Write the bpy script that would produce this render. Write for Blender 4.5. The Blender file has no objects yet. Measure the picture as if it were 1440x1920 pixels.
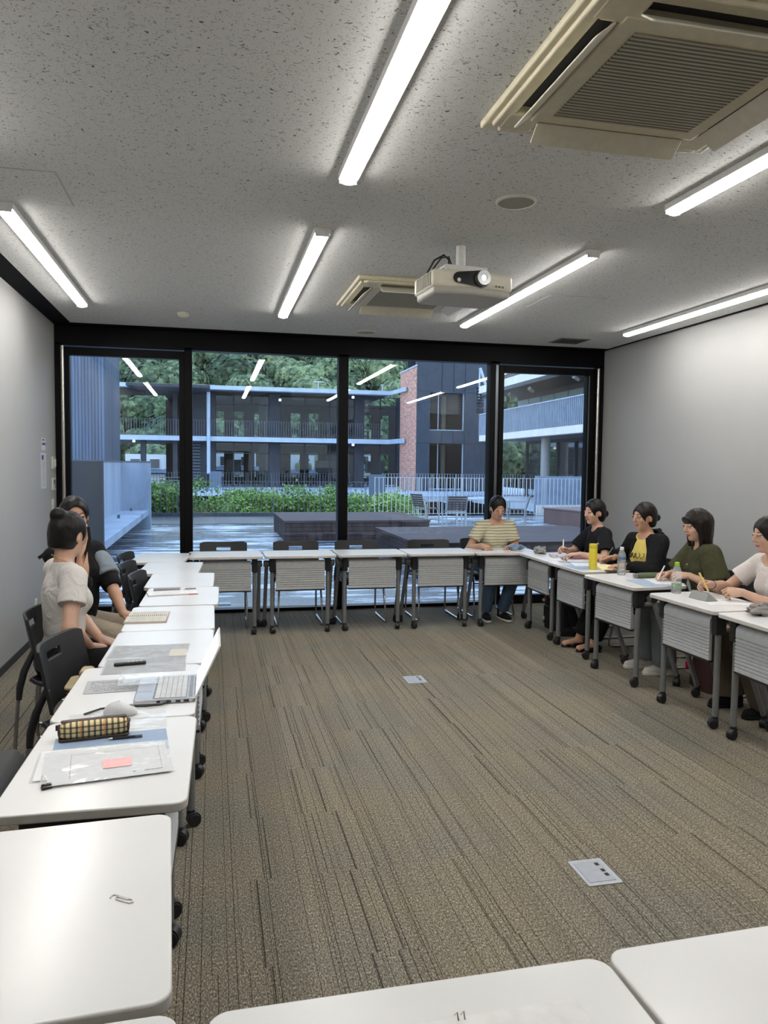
import bpy, math, random
import numpy as np
from mathutils import Vector, Matrix, Euler
random.seed(7); rng = np.random.default_rng(5)
SC = bpy.context.scene
COL = SC.collection
R = math.radians; PI = math.pi

# ------------------------------------------------------------------ camera
CX = dict(f=1418.84, yaw=0.22386, pitch=0.06105, roll=0.01114, h=1.53894)
def set_camera():
    cy, sy, cp, sp = math.cos(CX['yaw']), math.sin(CX['yaw']), math.cos(CX['pitch']), math.sin(CX['pitch'])
    fw = Vector((sy*cp, cy*cp, -sp)); rt = Vector((cy, -sy, 0)); up = rt.cross(fw)
    cr, sr = math.cos(CX['roll']), math.sin(CX['roll'])
    r2 = rt*cr + up*sr; u2 = up*cr - rt*sr
    cam = bpy.data.cameras.new('camera'); co = bpy.data.objects.new('camera', cam); COL.objects.link(co)
    m = Matrix((r2, u2, -fw)).transposed().to_4x4(); m.translation = (0, 0, CX['h'])
    co.matrix_world = m
    cam.sensor_fit = 'VERTICAL'; cam.sensor_height = 36; cam.lens = CX['f']/1920*36
    cam.clip_start = 0.05; cam.clip_end = 600
    SC.camera = co
set_camera()
EXPOSURE = 0.0
LAMP = 37.0
SKY = 3.0
SC.view_settings.view_transform = 'Standard'; SC.view_settings.look = 'None'
SC.view_settings.gamma = 1; SC.view_settings.use_curve_mapping = False
SC.view_settings.exposure = EXPOSURE
# ------------------------------------------------------------------ sky
def make_world():
    w = bpy.data.worlds.new('dusk_sky'); SC.world = w; w.use_nodes = True
    nt = w.node_tree; nt.nodes.clear()
    out = nt.nodes.new('ShaderNodeOutputWorld'); bg = nt.nodes.new('ShaderNodeBackground')
    tc = nt.nodes.new('ShaderNodeTexCoord'); sx = nt.nodes.new('ShaderNodeSeparateXYZ')
    cr = nt.nodes.new('ShaderNodeValToRGB')
    nt.links.new(tc.outputs['Generated'], sx.inputs[0]); nt.links.new(sx.outputs['Z'], cr.inputs[0])
    e = cr.color_ramp.elements
    e[0].position = 0.0; e[0].color = (0.76, 0.87, 1.0, 1)
    e[1].position = 0.7; e[1].color = (0.46, 0.65, 1.0, 1)
    nt.links.new(cr.outputs[0], bg.inputs[0]); bg.inputs[1].default_value = SKY
    nt.links.new(bg.outputs[0], out.inputs[0])
make_world()
# ------------------------------------------------------------------ materials
def newmat(name):
    m = bpy.data.materials.new(name); m.use_nodes = True
    nt = m.node_tree; b = nt.nodes['Principled BSDF']
    return m, nt, b
def rgb(c): return (c[0], c[1], c[2], 1)
def srgb(r, g, b):
    f = lambda v: (v/255/12.92) if v/255 <= .04045 else ((v/255+.055)/1.055)**2.4
    return (f(r), f(g), f(b))
def nd(nt, t, **kw):
    n = nt.nodes.new(t)
    for k, v in kw.items():
        if k in n.inputs: n.inputs[k].default_value = v
        else: setattr(n, k, v)
    return n
def coords(nt, scale=(1, 1, 1), rot=(0, 0, 0), kind='Object'):
    tc = nt.nodes.new('ShaderNodeTexCoord'); mp = nt.nodes.new('ShaderNodeMapping')
    mp.inputs['Scale'].default_value = scale; mp.inputs['Rotation'].default_value = rot
    nt.links.new(tc.outputs[kind], mp.inputs[0]); return mp.outputs[0]
def ramp(nt, inp, stops, interp='LINEAR'):
    n = nt.nodes.new('ShaderNodeValToRGB'); cr = n.color_ramp; cr.interpolation = interp
    while len(cr.elements) < len(stops): cr.elements.new(.5)
    for e, (p, c) in zip(cr.elements, stops):
        e.position = p; e.color = rgb(c) if len(c) == 3 else c
    nt.links.new(inp, n.inputs[0]); return n.outputs[0]
def mix(nt, fac, a, b, mode='MIX'):
    n = nt.nodes.new('ShaderNodeMix'); n.data_type = 'RGBA'; n.blend_type = mode
    for s, v in ((0, fac), (6, a), (7, b)):
        if isinstance(v, (int, float)): n.inputs[s].default_value = v
        elif isinstance(v, tuple): n.inputs[s].default_value = rgb(v)
        else: nt.links.new(v, n.inputs[s])
    return n.outputs[2]
def math_(nt, op, a, b=None):
    n = nt.nodes.new('ShaderNodeMath'); n.operation = op
    for i, v in enumerate((a, b)):
        if v is None: continue
        if isinstance(v, (int, float)): n.inputs[i].default_value = v
        else: nt.links.new(v, n.inputs[i])
    return n.outputs[0]
def bump(nt, b, h, strength=.3, dist=.01):
    n = nt.nodes.new('ShaderNodeBump'); n.inputs['Strength'].default_value = strength; n.inputs['Distance'].default_value = dist
    nt.links.new(h, n.inputs['Height']); nt.links.new(n.outputs[0], b.inputs['Normal'])
_mc = {}
def plain(name, col, rough=.5, metal=0, var=.06, nscale=30, bmp=0, bdist=.002, coat=0, trans=0, sheen=0, spec=None):
    """a procedural material: base colour with a slight noise variation and optional bump"""
    if name in _mc: return _mc[name]
    m, nt, b = newmat(name)
    no = nd(nt, 'ShaderNodeTexNoise', Scale=nscale, Detail=4)
    nt.links.new(coords(nt), no.inputs['Vector'])
    lo = tuple(c*(1-var) for c in col); hi = tuple(min(1, c*(1+var)) for c in col)
    nt.links.new(ramp(nt, no.outputs[0], [(.3, lo), (.7, hi)]), b.inputs['Base Color'])
    b.inputs['Roughness'].default_value = rough; b.inputs['Metallic'].default_value = metal
    if spec is not None: b.inputs['Specular IOR Level'].default_value = spec
    if coat: b.inputs['Coat Weight'].default_value = coat
    if sheen: b.inputs['Sheen Weight'].default_value = sheen
    if trans: b.inputs['Transmission Weight'].default_value = trans
    if bmp: bump(nt, b, no.outputs[0], bmp, bdist)
    _mc[name] = m; return m
def emit(name, col, s):
    m, nt, b = newmat(name)
    b.inputs['Base Color'].default_value = rgb((.9, .9, .9)); b.inputs['Emission Color'].default_value = rgb(col)
    b.inputs['Emission Strength'].default_value = s
    return m
def glassy(name, tint=(1, 1, 1), rough=0.0, ior=1.5, refl=1.0, base=0.0):
    """thin clear sheet: see-through with a Fresnel mirror reflection"""
    m, nt, b = newmat(name); nt.nodes.remove(b); out = nt.nodes['Material Output']
    tr = nd(nt, 'ShaderNodeBsdfTransparent'); tr.inputs[0].default_value = rgb(tint)
    gl = nd(nt, 'ShaderNodeBsdfGlossy'); gl.inputs['Roughness'].default_value = rough
    fr = nd(nt, 'ShaderNodeFresnel', IOR=ior)
    fac = math_(nt, 'ADD', math_(nt, 'MULTIPLY', fr.outputs[0], refl), base)
    ms = nt.nodes.new('ShaderNodeMixShader'); nt.links.new(fac, ms.inputs[0])
    nt.links.new(tr.outputs[0], ms.inputs[1]); nt.links.new(gl.outputs[0], ms.inputs[2]); nt.links.new(ms.outputs[0], out.inputs[0])
    return m
# ------------------------------------------------------------------ mesh builder
class MB:
    def __init__(s): s.v = []; s.f = []; s.mi = []; s.m = 0; s.T = Matrix.Identity(4)
    def _add(s, vs, fs):
        o = len(s.v); s.v += [tuple(s.T @ Vector(p)) for p in vs]
        s.f += [tuple(i+o for i in f) for f in fs]; s.mi += [s.m]*len(fs); return s
    def box(s, c, d, rot=None):
        x, y, z = [a/2 for a in d]
        vs = [Vector(p) for p in ((-x,-y,-z),(x,-y,-z),(x,y,-z),(-x,y,-z),(-x,-y,z),(x,-y,z),(x,y,z),(-x,y,z))]
        if rot is not None:
            M = Euler(rot).to_matrix(); vs = [M @ p for p in vs]
        return s._add([p+Vector(c) for p in vs], [(0,3,2,1),(4,5,6,7),(0,1,5,4),(1,2,6,5),(2,3,7,6),(3,0,4,7)])
    def b2(s, a, b): return s.box([(p+q)/2 for p, q in zip(a, b)], [abs(q-p) for p, q in zip(a, b)])
    def cyl(s, a, b, r, r2=None, n=14, caps=True):
        a, b = Vector(a), Vector(b); r2 = r if r2 is None else r2
        d = (b-a).normalized(); u = d.orthogonal().normalized(); w = d.cross(u)
        vs = []
        for p, q in ((a, r), (b, r2)):
            for i in range(n):
                t = 2*PI*i/n; vs.append(p + (u*math.cos(t)+w*math.sin(t))*q)
        fs = [(i, (i+1) % n, n+(i+1) % n, n+i) for i in range(n)]
        if caps: fs += [tuple(range(n-1, -1, -1)), tuple(range(n, 2*n))]
        return s._add(vs, fs)
    def tube(s, path, r, n=10, closed=False, caps=True, flat=1.0):
        P = [Vector(p) for p in path]; m = len(P); rr = r if isinstance(r, (list, tuple)) else [r]*m
        vs = []; prev = None
        for i, p in enumerate(P):
            if closed: t = P[(i+1) % m]-P[i-1]
            else: t = P[min(i+1, m-1)]-P[max(i-1, 0)]
            t.normalize()
            u = (prev - t*prev.dot(t)).normalized() if prev is not None else t.orthogonal().normalized()
            prev = u; w = t.cross(u)
            for k in range(n):
                a = 2*PI*k/n; vs.append(p+(u*math.cos(a)+w*math.sin(a)*flat)*rr[i])
        fs = []
        for i in range(m if closed else m-1):
            j = (i+1) % m
            for k in range(n): fs.append((i*n+k, i*n+(k+1) % n, j*n+(k+1) % n, j*n+k))
        if not closed and caps: fs += [tuple(range(n-1, -1, -1)), tuple(range((m-1)*n, m*n))]
        return s._add(vs, fs)
    def lathe(s, prof, c=(0, 0, 0), n=24, sq=1.0):
        vs = []; fs = []; m = len(prof); c = Vector(c)
        for (r, z) in prof:
            for k in range(n):
                a = 2*PI*k/n; vs.append(c+Vector((r*math.cos(a), r*math.sin(a)*sq, z)))
        for i in range(m-1):
            for k in range(n): fs.append((i*n+k, i*n+(k+1) % n, (i+1)*n+(k+1) % n, (i+1)*n+k))
        if prof[0][0] > 1e-6: fs.append(tuple(range(n-1, -1, -1)))
        if prof[-1][0] > 1e-6: fs.append(tuple(range((m-1)*n, m*n)))
        return s._add(vs, fs)
    def prism(s, poly, z0, z1):
        n = len(poly); a = sum(poly[i][0]*poly[(i+1) % n][1]-poly[(i+1) % n][0]*poly[i][1] for i in range(n))
        if a < 0: poly = poly[::-1]
        vs = [(x, y, z0) for x, y in poly]+[(x, y, z1) for x, y in poly]
        return s._add(vs, [(i, (i+1) % n, n+(i+1) % n, n+i) for i in range(n)]+[tuple(range(n-1, -1, -1)), tuple(range(n, 2*n))])
    def rslab(s, c, d, r, k=5):
        """slab with rounded vertical corners"""
        x, y = d[0]/2-r, d[1]/2-r; poly = []
        for (sx, sy, a0) in ((1, 1, 0), (-1, 1, 90), (-1, -1, 180), (1, -1, 270)):
            for i in range(k+1):
                a = R(a0+90*i/k); poly.append((c[0]+sx*x+r*math.cos(a), c[1]+sy*y+r*math.sin(a)))
        return s.prism(poly, c[2]-d[2]/2, c[2]+d[2]/2)
    def grid(s, fn, nu, nv, thick=None):
        P = [[Vector(fn(i/(nu-1), j/(nv-1))) for j in range(nv)] for i in range(nu)]
        vs = [p for r_ in P for p in r_]; fs = []
        for i in range(nu-1):
            for j in range(nv-1): fs.append((i*nv+j, (i+1)*nv+j, (i+1)*nv+j+1, i*nv+j+1))
        if thick:
            N = []
            for i in range(nu):
                for j in range(nv):
                    a = P[min(i+1, nu-1)][j]-P[max(i-1, 0)][j]; b = P[i][min(j+1, nv-1)]-P[i][max(j-1, 0)]
                    N.append(a.cross(b).normalized())
            o = nu*nv; vs += [p-q*thick for p, q in zip(vs, N)]
            fs += [tuple(x+o for x in f[::-1]) for f in fs]
            for i in range(nu-1):
                a, b = i*nv, (i+1)*nv; fs.append((a, a+o, b+o, b)); a, b = i*nv+nv-1, (i+1)*nv+nv-1; fs.append((a, b, b+o, a+o))
            for j in range(nv-1):
                a, b = j, j+1; fs.append((a, b, b+o, a+o)); a, b = (nu-1)*nv+j, (nu-1)*nv+j+1; fs.append((a, a+o, b+o, b))
        return s._add(vs, fs)
    def sphere(s, c, r, nu=14, nv=9, rot=None):
        rr = (r, r, r) if isinstance(r, (int, float)) else r
        vs = []; M = Euler(rot).to_matrix() if rot else Matrix.Identity(3)
        for j in range(1, nv):
            t = PI*j/nv
            for i in range(nu):
                a = 2*PI*i/nu; vs.append(Vector(c)+M @ Vector((rr[0]*math.sin(t)*math.cos(a), rr[1]*math.sin(t)*math.sin(a), rr[2]*math.cos(t))))
        vs += [Vector(c)+M @ Vector((0, 0, rr[2])), Vector(c)+M @ Vector((0, 0, -rr[2]))]; T = len(vs)-2; fs = []
        for j in range(nv-2):
            for i in range(nu): fs.append((j*nu+i, (j+1)*nu+i, (j+1)*nu+(i+1) % nu, j*nu+(i+1) % nu))
        for i in range(nu): fs.append((T, i, (i+1) % nu)); fs.append((T+1, (nv-2)*nu+(i+1) % nu, (nv-2)*nu+i))
        return s._add(vs, fs)
    def mesh(s, name, mats, smooth=True, ang=35):
        me = bpy.data.meshes.new(name); me.from_pydata(s.v, [], s.f)
        for m in (mats if isinstance(mats, (list, tuple)) else [mats]): me.materials.append(m)
        if len(me.materials) > 1: me.polygons.foreach_set('material_index', s.mi)
        me.update()
        if smooth:
            me.polygons.foreach_set('use_smooth', [True]*len(me.polygons)); me.set_sharp_from_angle(angle=R(ang))
        return me
    def build(s, name, mats, parent=None, bevel=0, smooth=True, ang=35, loc=None, rot=None, seg=2, label=None):
        o = bpy.data.objects.new(name, s.mesh(name, mats, smooth, ang)); COL.objects.link(o)
        if parent: o.parent = parent
        if loc: o.location = loc
        if rot: o.rotation_euler = rot
        if bevel:
            md = o.modifiers.new('bevel', 'BEVEL'); md.width = bevel; md.segments = seg; md.limit_method = 'ANGLE'; md.angle_limit = R(40)
            md.harden_normals = False
        if label: o['label'] = label
        return o
def tag(o, label, cat, group=None, kind=None):
    o['label'] = label; o['category'] = cat
    if group: o['group'] = group
    if kind: o['kind'] = kind
    return o
def thing(name, label, cat, loc=(0, 0, 0), rz=0, group=None):
    o = bpy.data.objects.new(name, None); COL.objects.link(o); o.location = loc; o.rotation_euler = (0, 0, rz)
    o.empty_display_size = .1
    return tag(o, label, cat, group)
def struct(name, mb, mat, **kw):
    o = mb.build(name, mat, **kw); o['kind'] = 'structure'; return o
CH = {}
def copy_tree(o, parent=None):
    c = o.copy(); COL.objects.link(c)
    if parent is not None: c.parent = parent
    for ch in list(o.children): copy_tree(ch, c)
    return c
# camera maths kept for measuring: pixel (1440x1920) -> point on the plane z
def ray(px, py):
    m = SC.camera.matrix_world.to_3x3()
    return m @ Vector((px-720, 960-py, -CX['f']))
def at_z(px, py, z=0.):
    d = ray(px, py); t = (z-CX['h'])/d.z; return Vector((d.x*t, d.y*t, z))
def at_y(px, py, Y):
    d = ray(px, py); t = Y/d.y; return Vector((d.x*t, Y, CX['h']+d.z*t))
# ================================================================== THE ROOM
XL, XR, YB, YF, ZC = -1.484, 4.354, 7.98, -1.5, 2.847
CXL, CXR, CYB = -1.292, 4.245, 7.657      # edge of the ceiling board
def mat_carpet():
    m, nt, b = newmat('striped_carpet')
    v = coords(nt)
    tile = nd(nt, 'ShaderNodeTexVoronoi', feature='F1', distance='CHEBYCHEV', Scale=2.0, Randomness=0.0)
    nt.links.new(v, tile.inputs['Vector'])
    # per-tile offset of the stripe pattern
    off = nt.nodes.new('ShaderNodeVectorMath'); off.operation = 'SCALE'; off.inputs['Scale'].default_value = 7.3
    nt.links.new(tile.outputs['Color'], off.inputs[0])
    sep = nt.nodes.new('ShaderNodeSeparateXYZ'); nt.links.new(v, sep.inputs[0])
    so = nt.nodes.new('ShaderNodeSeparateXYZ'); nt.links.new(off.outputs[0], so.inputs[0])
    cx = nt.nodes.new('ShaderNodeCombineXYZ')
    nt.links.new(math_(nt, 'ADD', sep.outputs[0], math_(nt, 'MULTIPLY', so.outputs[1], .012)), cx.inputs[0])
    nt.links.new(math_(nt, 'MULTIPLY', sep.outputs[1], .0015), cx.inputs[1])
    st = nd(nt, 'ShaderNodeTexNoise', Scale=95.0, Detail=2.0, Roughness=.6); nt.links.new(cx.outputs[0], st.inputs['Vector'])
    lines = ramp(nt, st.outputs[0], [(.30, (.25,)*3), (.36, (.5,)*3), (.385, (1, 1, 1)), (.66, (1, 1, 1)), (.74, (.88,)*3)])
    wide = nd(nt, 'ShaderNodeTexNoise', Scale=9.0, Detail=2.0); nt.links.new(cx.outputs[0], wide.inputs['Vector'])
    wv = ramp(nt, wide.outputs[0], [(.3, (.90, .90, .90)), (.7, (1.08, 1.08, 1.08))])
    sp = nd(nt, 'ShaderNodeTexNoise', Scale=210.0, Detail=3.0, Roughness=.7)
    ms = nt.nodes.new('ShaderNodeMapping'); ms.inputs['Scale'].default_value = (1, .45, 1); nt.links.new(v, ms.inputs[0]); nt.links.new(ms.outputs[0], sp.inputs['Vector'])
    spc = ramp(nt, sp.outputs[0], [(.30, (.05, .044, .034)), (.48, (.19, .170, .130)), (.57, (.30, .272, .215)), (.72, (.66, .62, .52))])
    big = nd(nt, 'ShaderNodeTexNoise', Scale=1.7, Detail=2.0); nt.links.new(v, big.inputs['Vector'])
    bg = ramp(nt, big.outputs[0], [(.35, (.9, .92, .95)), (.65, (1.05, 1.0, .94))])
    st2 = nd(nt, 'ShaderNodeTexNoise', Scale=150.0, Detail=1.0); c2 = nt.nodes.new('ShaderNodeCombineXYZ'); nt.links.new(sep.outputs[0], c2.inputs[0]); nt.links.new(c2.outputs[0], st2.inputs['Vector'])
    lines = math_(nt, 'MULTIPLY', lines, ramp(nt, st2.outputs[0], [(.34, (.28,)*3), (.39, (1, 1, 1))]))
    c = mix(nt, 1.0, spc, lines, 'MULTIPLY'); c = mix(nt, 1.0, c, wv, 'MULTIPLY'); c = mix(nt, 1.0, c, bg, 'MULTIPLY')
    nt.links.new(c, b.inputs['Base Color']); b.inputs['Roughness'].default_value = .95
    b.inputs['Specular IOR Level'].default_value = .15
    bump(nt, b, math_(nt, 'ADD', sp.outputs[0], math_(nt, 'MULTIPLY', lines, .8)), .5, .004)
    return m
def mat_ceiling():
    m, nt, b = newmat('fissured_ceiling_board')
    v = coords(nt)
    warp = nd(nt, 'ShaderNodeTexNoise', Scale=26.0, Detail=2.0); nt.links.new(v, warp.inputs['Vector'])
    wv = mix(nt, .055, v, warp.outputs['Color'], 'ADD')
    mp = nt.nodes.new('ShaderNodeMapping'); mp.inputs['Scale'].default_value = (1.0, 1.9, 1.0); nt.links.new(wv, mp.inputs[0])
    n1 = nd(nt, 'ShaderNodeTexNoise', Scale=72.0, Detail=2.5, Roughness=.55, Distortion=.9); nt.links.new(mp.outputs[0], n1.inputs['Vector'])
    f1 = ramp(nt, n1.outputs[0], [(.345, (1, 1, 1)), (.385, (0, 0, 0))])
    n2 = nd(nt, 'ShaderNodeTexVoronoi', Scale=95.0, Randomness=1.0); nt.links.new(wv, n2.inputs['Vector'])
    f2 = ramp(nt, n2.outputs['Distance'], [(.13, (1, 1, 1)), (.20, (0, 0, 0))])
    f = math_(nt, 'MAXIMUM', f1, math_(nt, 'MULTIPLY', f2, .6))
    c = mix(nt, f, (.60, .60, .585), (.13, .125, .115))
    nt.links.new(c, b.inputs['Base Color']); b.inputs['Roughness'].default_value = .95; b.inputs['Specular IOR Level'].default_value = .1
    bump(nt, b, math_(nt, 'SUBTRACT', 1.0, f), .45, .004)
    return m
def mat_wall(name='painted_wall_paper', col=(.46, .46, .455)):
    m, nt, b = newmat(name)
    n1 = nd(nt, 'ShaderNodeTexNoise', Scale=220.0, Detail=2.0); nt.links.new(coords(nt), n1.inputs['Vector'])
    n2 = nd(nt, 'ShaderNodeTexNoise', Scale=1.3, Detail=3.0); nt.links.new(coords(nt), n2.inputs['Vector'])
    nt.links.new(ramp(nt, n2.outputs[0], [(.3, tuple(c*.97 for c in col)), (.7, tuple(c*1.03 for c in col))]), b.inputs['Base Color'])
    b.inputs['Roughness'].default_value = .55; bump(nt, b, n1.outputs[0], .08, .002)
    return m
M_carpet = mat_carpet(); M_ceil = mat_ceiling(); M_wall = mat_wall()
M_black = plain('black_window_frame', (.0035, .0035, .004), .4, spec=.15)
M_soffit = plain('black_soffit', (.006, .006, .007), .8, spec=.1)
M_base = plain('dark_baseboard', (.022, .024, .028), .5)
M_glass = glassy('window_glass', (.93, .96, .97), 0.0, 1.5, 1.1, .0)
M_steel = plain('brushed_steel', (.62, .60, .56), .28, 1.0)
struct('floor', MB().b2((XL-.1, YF-.1, -.12), (XR+.1, YB+.06, 0)), M_carpet)
struct('ceiling', MB().b2((CXL, YF, ZC), (CXR, CYB, ZC+.10)), M_ceil)
sf = MB().b2((XL-.1, YF-.1, ZC+.02), (CXL, YB+.1, ZC+.12)).b2((CXR, YF-.1, ZC+.02), (XR+.1, YB+.1, ZC+.12)).b2((CXL, CYB, ZC+.02), (CXR, YB+.1, ZC+.12))
struct('trim_1', sf, M_soffit)
struct('ceiling_deck', MB().b2((XL-.2, YF-.2, ZC+.12), (XR+.2, YB+.1, ZC+.3)), M_soffit)
struct('wall_left', MB().b2((XL-.12, YF, 0), (XL, YB+.1, ZC+.02)), M_wall)
struct('wall_right', MB().b2((XR, YF, 0), (XR+.12, YB+.1, ZC+.02)), M_wall)
struct('wall_rear', MB().b2((XL-.12, YF-.12, 0), (XR+.12, YF, ZC+.02)), M_wall)
struct('baseboard_left', MB().b2((XL, YF, 0), (XL+.008, YB-.02, .06)), M_base)
struct('baseboard_right', MB().b2((XR-.008, YF, 0), (XR, YB-.02, .06)), M_base)
# window wall: frame members, glass, pull bars
fy0, fy1 = YB-.06, YB+.07
fr = MB()
fr.b2((XL, fy0, 2.675), (XR, fy1, ZC+.02))                      # head
fr.b2((XL, fy0, 0), (-1.43, fy1, 2.70)); fr.b2((4.29, fy0, 0), (XR, fy1, 2.70))
for a, b_ in ((-.319+.05, -.193), (1.302, 1.405), (2.988, 3.153-.06)): fr.b2((a, fy0, 0), (b_, fy1, 2.70))
fr.b2((XL, fy0, 0), (XR, fy1, .035))
struct('window_1', fr, M_black, bevel=.003)
def pane(name, x0, x1, z0, z1, y=YB):
    return MB().b2((x0, y-.004, z0), (x1, y+.004, z1))
struct('window_2', pane('', -.193, 1.302, .035, 2.675), M_glass, smooth=False)
struct('window_3', pane('', 1.405, 2.988, .035, 2.675), M_glass, smooth=False)
M_strip = plain('grey_metal_and_reflection', (.16, .18, .20), .3, .8)
def slider(name, x0, x1, gx0, gx1, hx, side):
    d = MB().b2((x0, YB-.05, .02), (gx0, YB+.03, 2.66)).b2((gx1, YB-.05, .02), (x1, YB+.03, 2.66))
    d.b2((gx0, YB-.05, 2.582), (gx1, YB+.03, 2.66)).b2((gx0, YB-.05, .02), (gx1, YB+.03, .10))
    o = struct(name, d, M_black, bevel=.003)
    MB().b2((gx0, YB-.004, .10), (gx1, YB+.004, 2.582)).build('glass_pane', M_glass, o, smooth=False)
    h = MB().cyl((hx, YB-.10, .45), (hx, YB-.10, 2.66), .017, n=16)
    for z in (.7, 1.55, 2.4): h.cyl((hx, YB-.10, z), (hx, YB-.04, z), .009)
    h.build('pull_bar', M_steel, o, label='tall brushed steel pull bar')
    return o
slider('door_1', -1.43, -.262, -1.352, -.319, -1.405, 1)
slider('door_2', 3.10, 4.29, 3.153, 4.155, 4.262, -1)
struct('mullion_reflection', MB().b2((3.045, fy0-.012, .05), (3.075, fy0, 2.66)), M_strip)  # added strip: a light reflection on the window post, put in as grey colour
struct('trim_3', MB().b2((4.165, YB-.062, .10), (4.180, YB-.05, 2.58)), M_strip)

# ---------------------------------------------------------------- ceiling lights
M_tube = emit('lit_light_diffuser', (1.0, .975, .93), LAMP)
M_whitemetal = plain('white_painted_metal', (.72, .72, .70), .4)
def ceiling_light():
    t = thing('ceiling_light', '', 'ceiling light', group='long tube lights on the ceiling')
    L = 2.39
    MB().b2((-.046, -L/2, -.030), (.046, L/2, 0)).build('housing', M_whitemetal, t, bevel=.003)
    d = MB(); prof = []
    for i in range(9):
        a = PI*i/8; prof.append((-.036*math.cos(a), -.030-.022*math.sin(a)**.7))
    n = len(prof); vs = [(x, -L/2+.004, z) for x, z in prof]+[(x, L/2-.004, z) for x, z in prof]
    d._add(vs, [(i, i+1, n+i+1, n+i) for i in range(n-1)]+[tuple(range(n-1, -1, -1)), tuple(range(n, 2*n))])
    d.build('diffuser', M_tube, t, ang=50)
    for s in (-1, 1): MB().b2((-.039, s*(L/2)-.004, -.046), (.039, s*(L/2)+.004, -.0)).build('end_cap', M_whitemetal, t)
    return t
L0 = ceiling_light(); first = True
rows = [(-1.025, 'along the left wall'), (.60, 'left of the near air conditioner'), (2.239, 'right of the projector'), (3.872, 'along the right wall')]
for x, wh in rows:
    for y0, dist in ((1.05, 'near'), (4.244, 'far')):
        o = L0 if first else copy_tree(L0); first = False
        o.location = (x, y0+1.195, ZC)
        o['label'] = 'lit white tube light, %s one of the row running %s' % (dist, wh)

# ---------------------------------------------------------------- air conditioners
M_ac = plain('cream_plastic', srgb(196, 188, 162), .45); M_acd = plain('cream_louver', srgb(205, 200, 182), .4)
M_slot = plain('dark_outlet', (.02, .02, .02), .8)
def mat_grille():
    m, nt, b = newmat('intake_grille')
    w = nd(nt, 'ShaderNodeTexWave', Scale=16.0, bands_direction='Y'); nt.links.new(coords(nt), w.inputs['Vector'])
    nt.links.new(ramp(nt, w.outputs[1], [(.25, srgb(96, 92, 76)), (.6, srgb(172, 166, 144))]), b.inputs['Base Color'])
    b.inputs['Roughness'].default_value = .6; bump(nt, b, w.outputs[1], .6, .01); return m
M_gr = mat_grille()
def air_conditioner(label, loc):
    t = thing('air_conditioner', label, 'air conditioner', loc, group='ceiling cassette air conditioners')
    p = MB(); W = .475
    # stepped panel with openings on the four sides
    def ring(o, i, z0, z1):
        p.b2((-o, -o, z0), (o, -i, z1)).b2((-o, i, z0), (o, o, z1)).b2((-o, -i, z0), (-i, i, z1)).b2((i, -i, z0), (o, i, z1))
    ring(W, .415, -.028, 0); 
    cfr = [(-W, -.028), (-W+.03, -.042)]
    for s in range(4):
        M = Matrix.Rotation(PI/2*s, 4, 'Z'); p.T = M
        p.b2((-.415, -.45, -.042), (.415, -.40, -.010))              # outer lip
        p.b2((-.415, -.40, -.042), (-.29, -.30, -.010)); p.b2((.29, -.40, -.042), (.415, -.30, -.010))
    p.T = Matrix.Identity(4)
    p.b2((-.335, -.335, -.046), (.335, .335, -.01))
    for sx in (-1, 1):
        for sy in (-1, 1): p.box((sx*.36, sy*.36, -.026), (.13, .13, .034))
    p.build('panel', M_ac, t, bevel=.008, seg=3)
    MB().b2((-.27, -.27, -.050), (.27, .27, -.045)).build('intake_grille', M_gr, t, label='ribbed grey-beige grille')
    for s in range(4):
        M = Matrix.Rotation(PI/2*s, 4, 'Z')
        q = MB(); q.T = M; q.b2((-.30, -.402, -.016), (.30, -.33, -.008)); q.build('outlet_slot', M_slot, t)
        q = MB(); q.T = M @ Matrix.Translation((0, -.345, -.042)) @ Matrix.Rotation(R(38), 4, 'X')
        q.rslab((0, -.040, 0), (.60, .085, .006), .012); q.build('louver', M_acd, t, bevel=.002)
    return t
air_conditioner('large cream ceiling air conditioner nearest the viewer, cut off at the top right', (1.47, 2.33, ZC))
air_conditioner('cream ceiling air conditioner half hidden behind the projector', (1.46, 5.66, ZC))

# ---------------------------------------------------------------- ceiling fittings
M_fit = plain('ceiling_fitting_plastic', srgb(190, 186, 172), .6)
M_mesh = plain('speaker_mesh', srgb(150, 148, 138), .8, bmp=.3, nscale=400)
def ceiling_speaker(label, x, y):
    t = thing('ceiling_speaker', label, 'ceiling speaker', (x, y, ZC), group='round ceiling speakers')
    MB().lathe([(.100, 0), (.100, -.008), (.090, -.012), (.088, -.006)], n=40).build('rim', M_fit, t)
    MB().lathe([(.0001, -.010), (.089, -.008), (.089, 0)], n=40).build('mesh_cover', M_mesh, t)
ceiling_speaker('round flush speaker in the ceiling between near air conditioner and projector', 1.465, 3.58)
ceiling_speaker('round flush speaker in the ceiling close to the window header', 1.475, 7.36)
s = MB().lathe([(.05, 0), (.05, -.018), (.038, -.034), (.02, -.042), (.0001, -.043)], n=28)
tag(s.build('smoke_detector', M_fit, loc=(-.24, 6.9, ZC)), 'small round smoke detector on the ceiling above the left window', 'smoke detector')
def hatch(label, x, y, w, d):
    t = thing('ceiling_hatch', label, 'ceiling hatch', (x, y, ZC), group='access hatches in the ceiling')
    MB().rslab((0, 0, -.002), (w, d, .004), .004).build('hatch_panel', M_ceil, t)
    f = MB().b2((-w/2-.008, -d/2-.008, -.003), (w/2+.008, -d/2, -.0)).b2((-w/2-.008, d/2, -.003), (w/2+.008, d/2+.008, 0)).b2((-w/2-.008, -d/2, -.003), (-w/2, d/2, 0)).b2((w/2, -d/2, -.003), (w/2+.008, d/2, 0))
    f.build('hatch_frame', M_acd if False else plain('hatch_metal', srgb(165, 163, 158), .5), t)
hatch('square ceiling hatch above the left tube light', -.915, 3.98, .45, .45)
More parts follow.
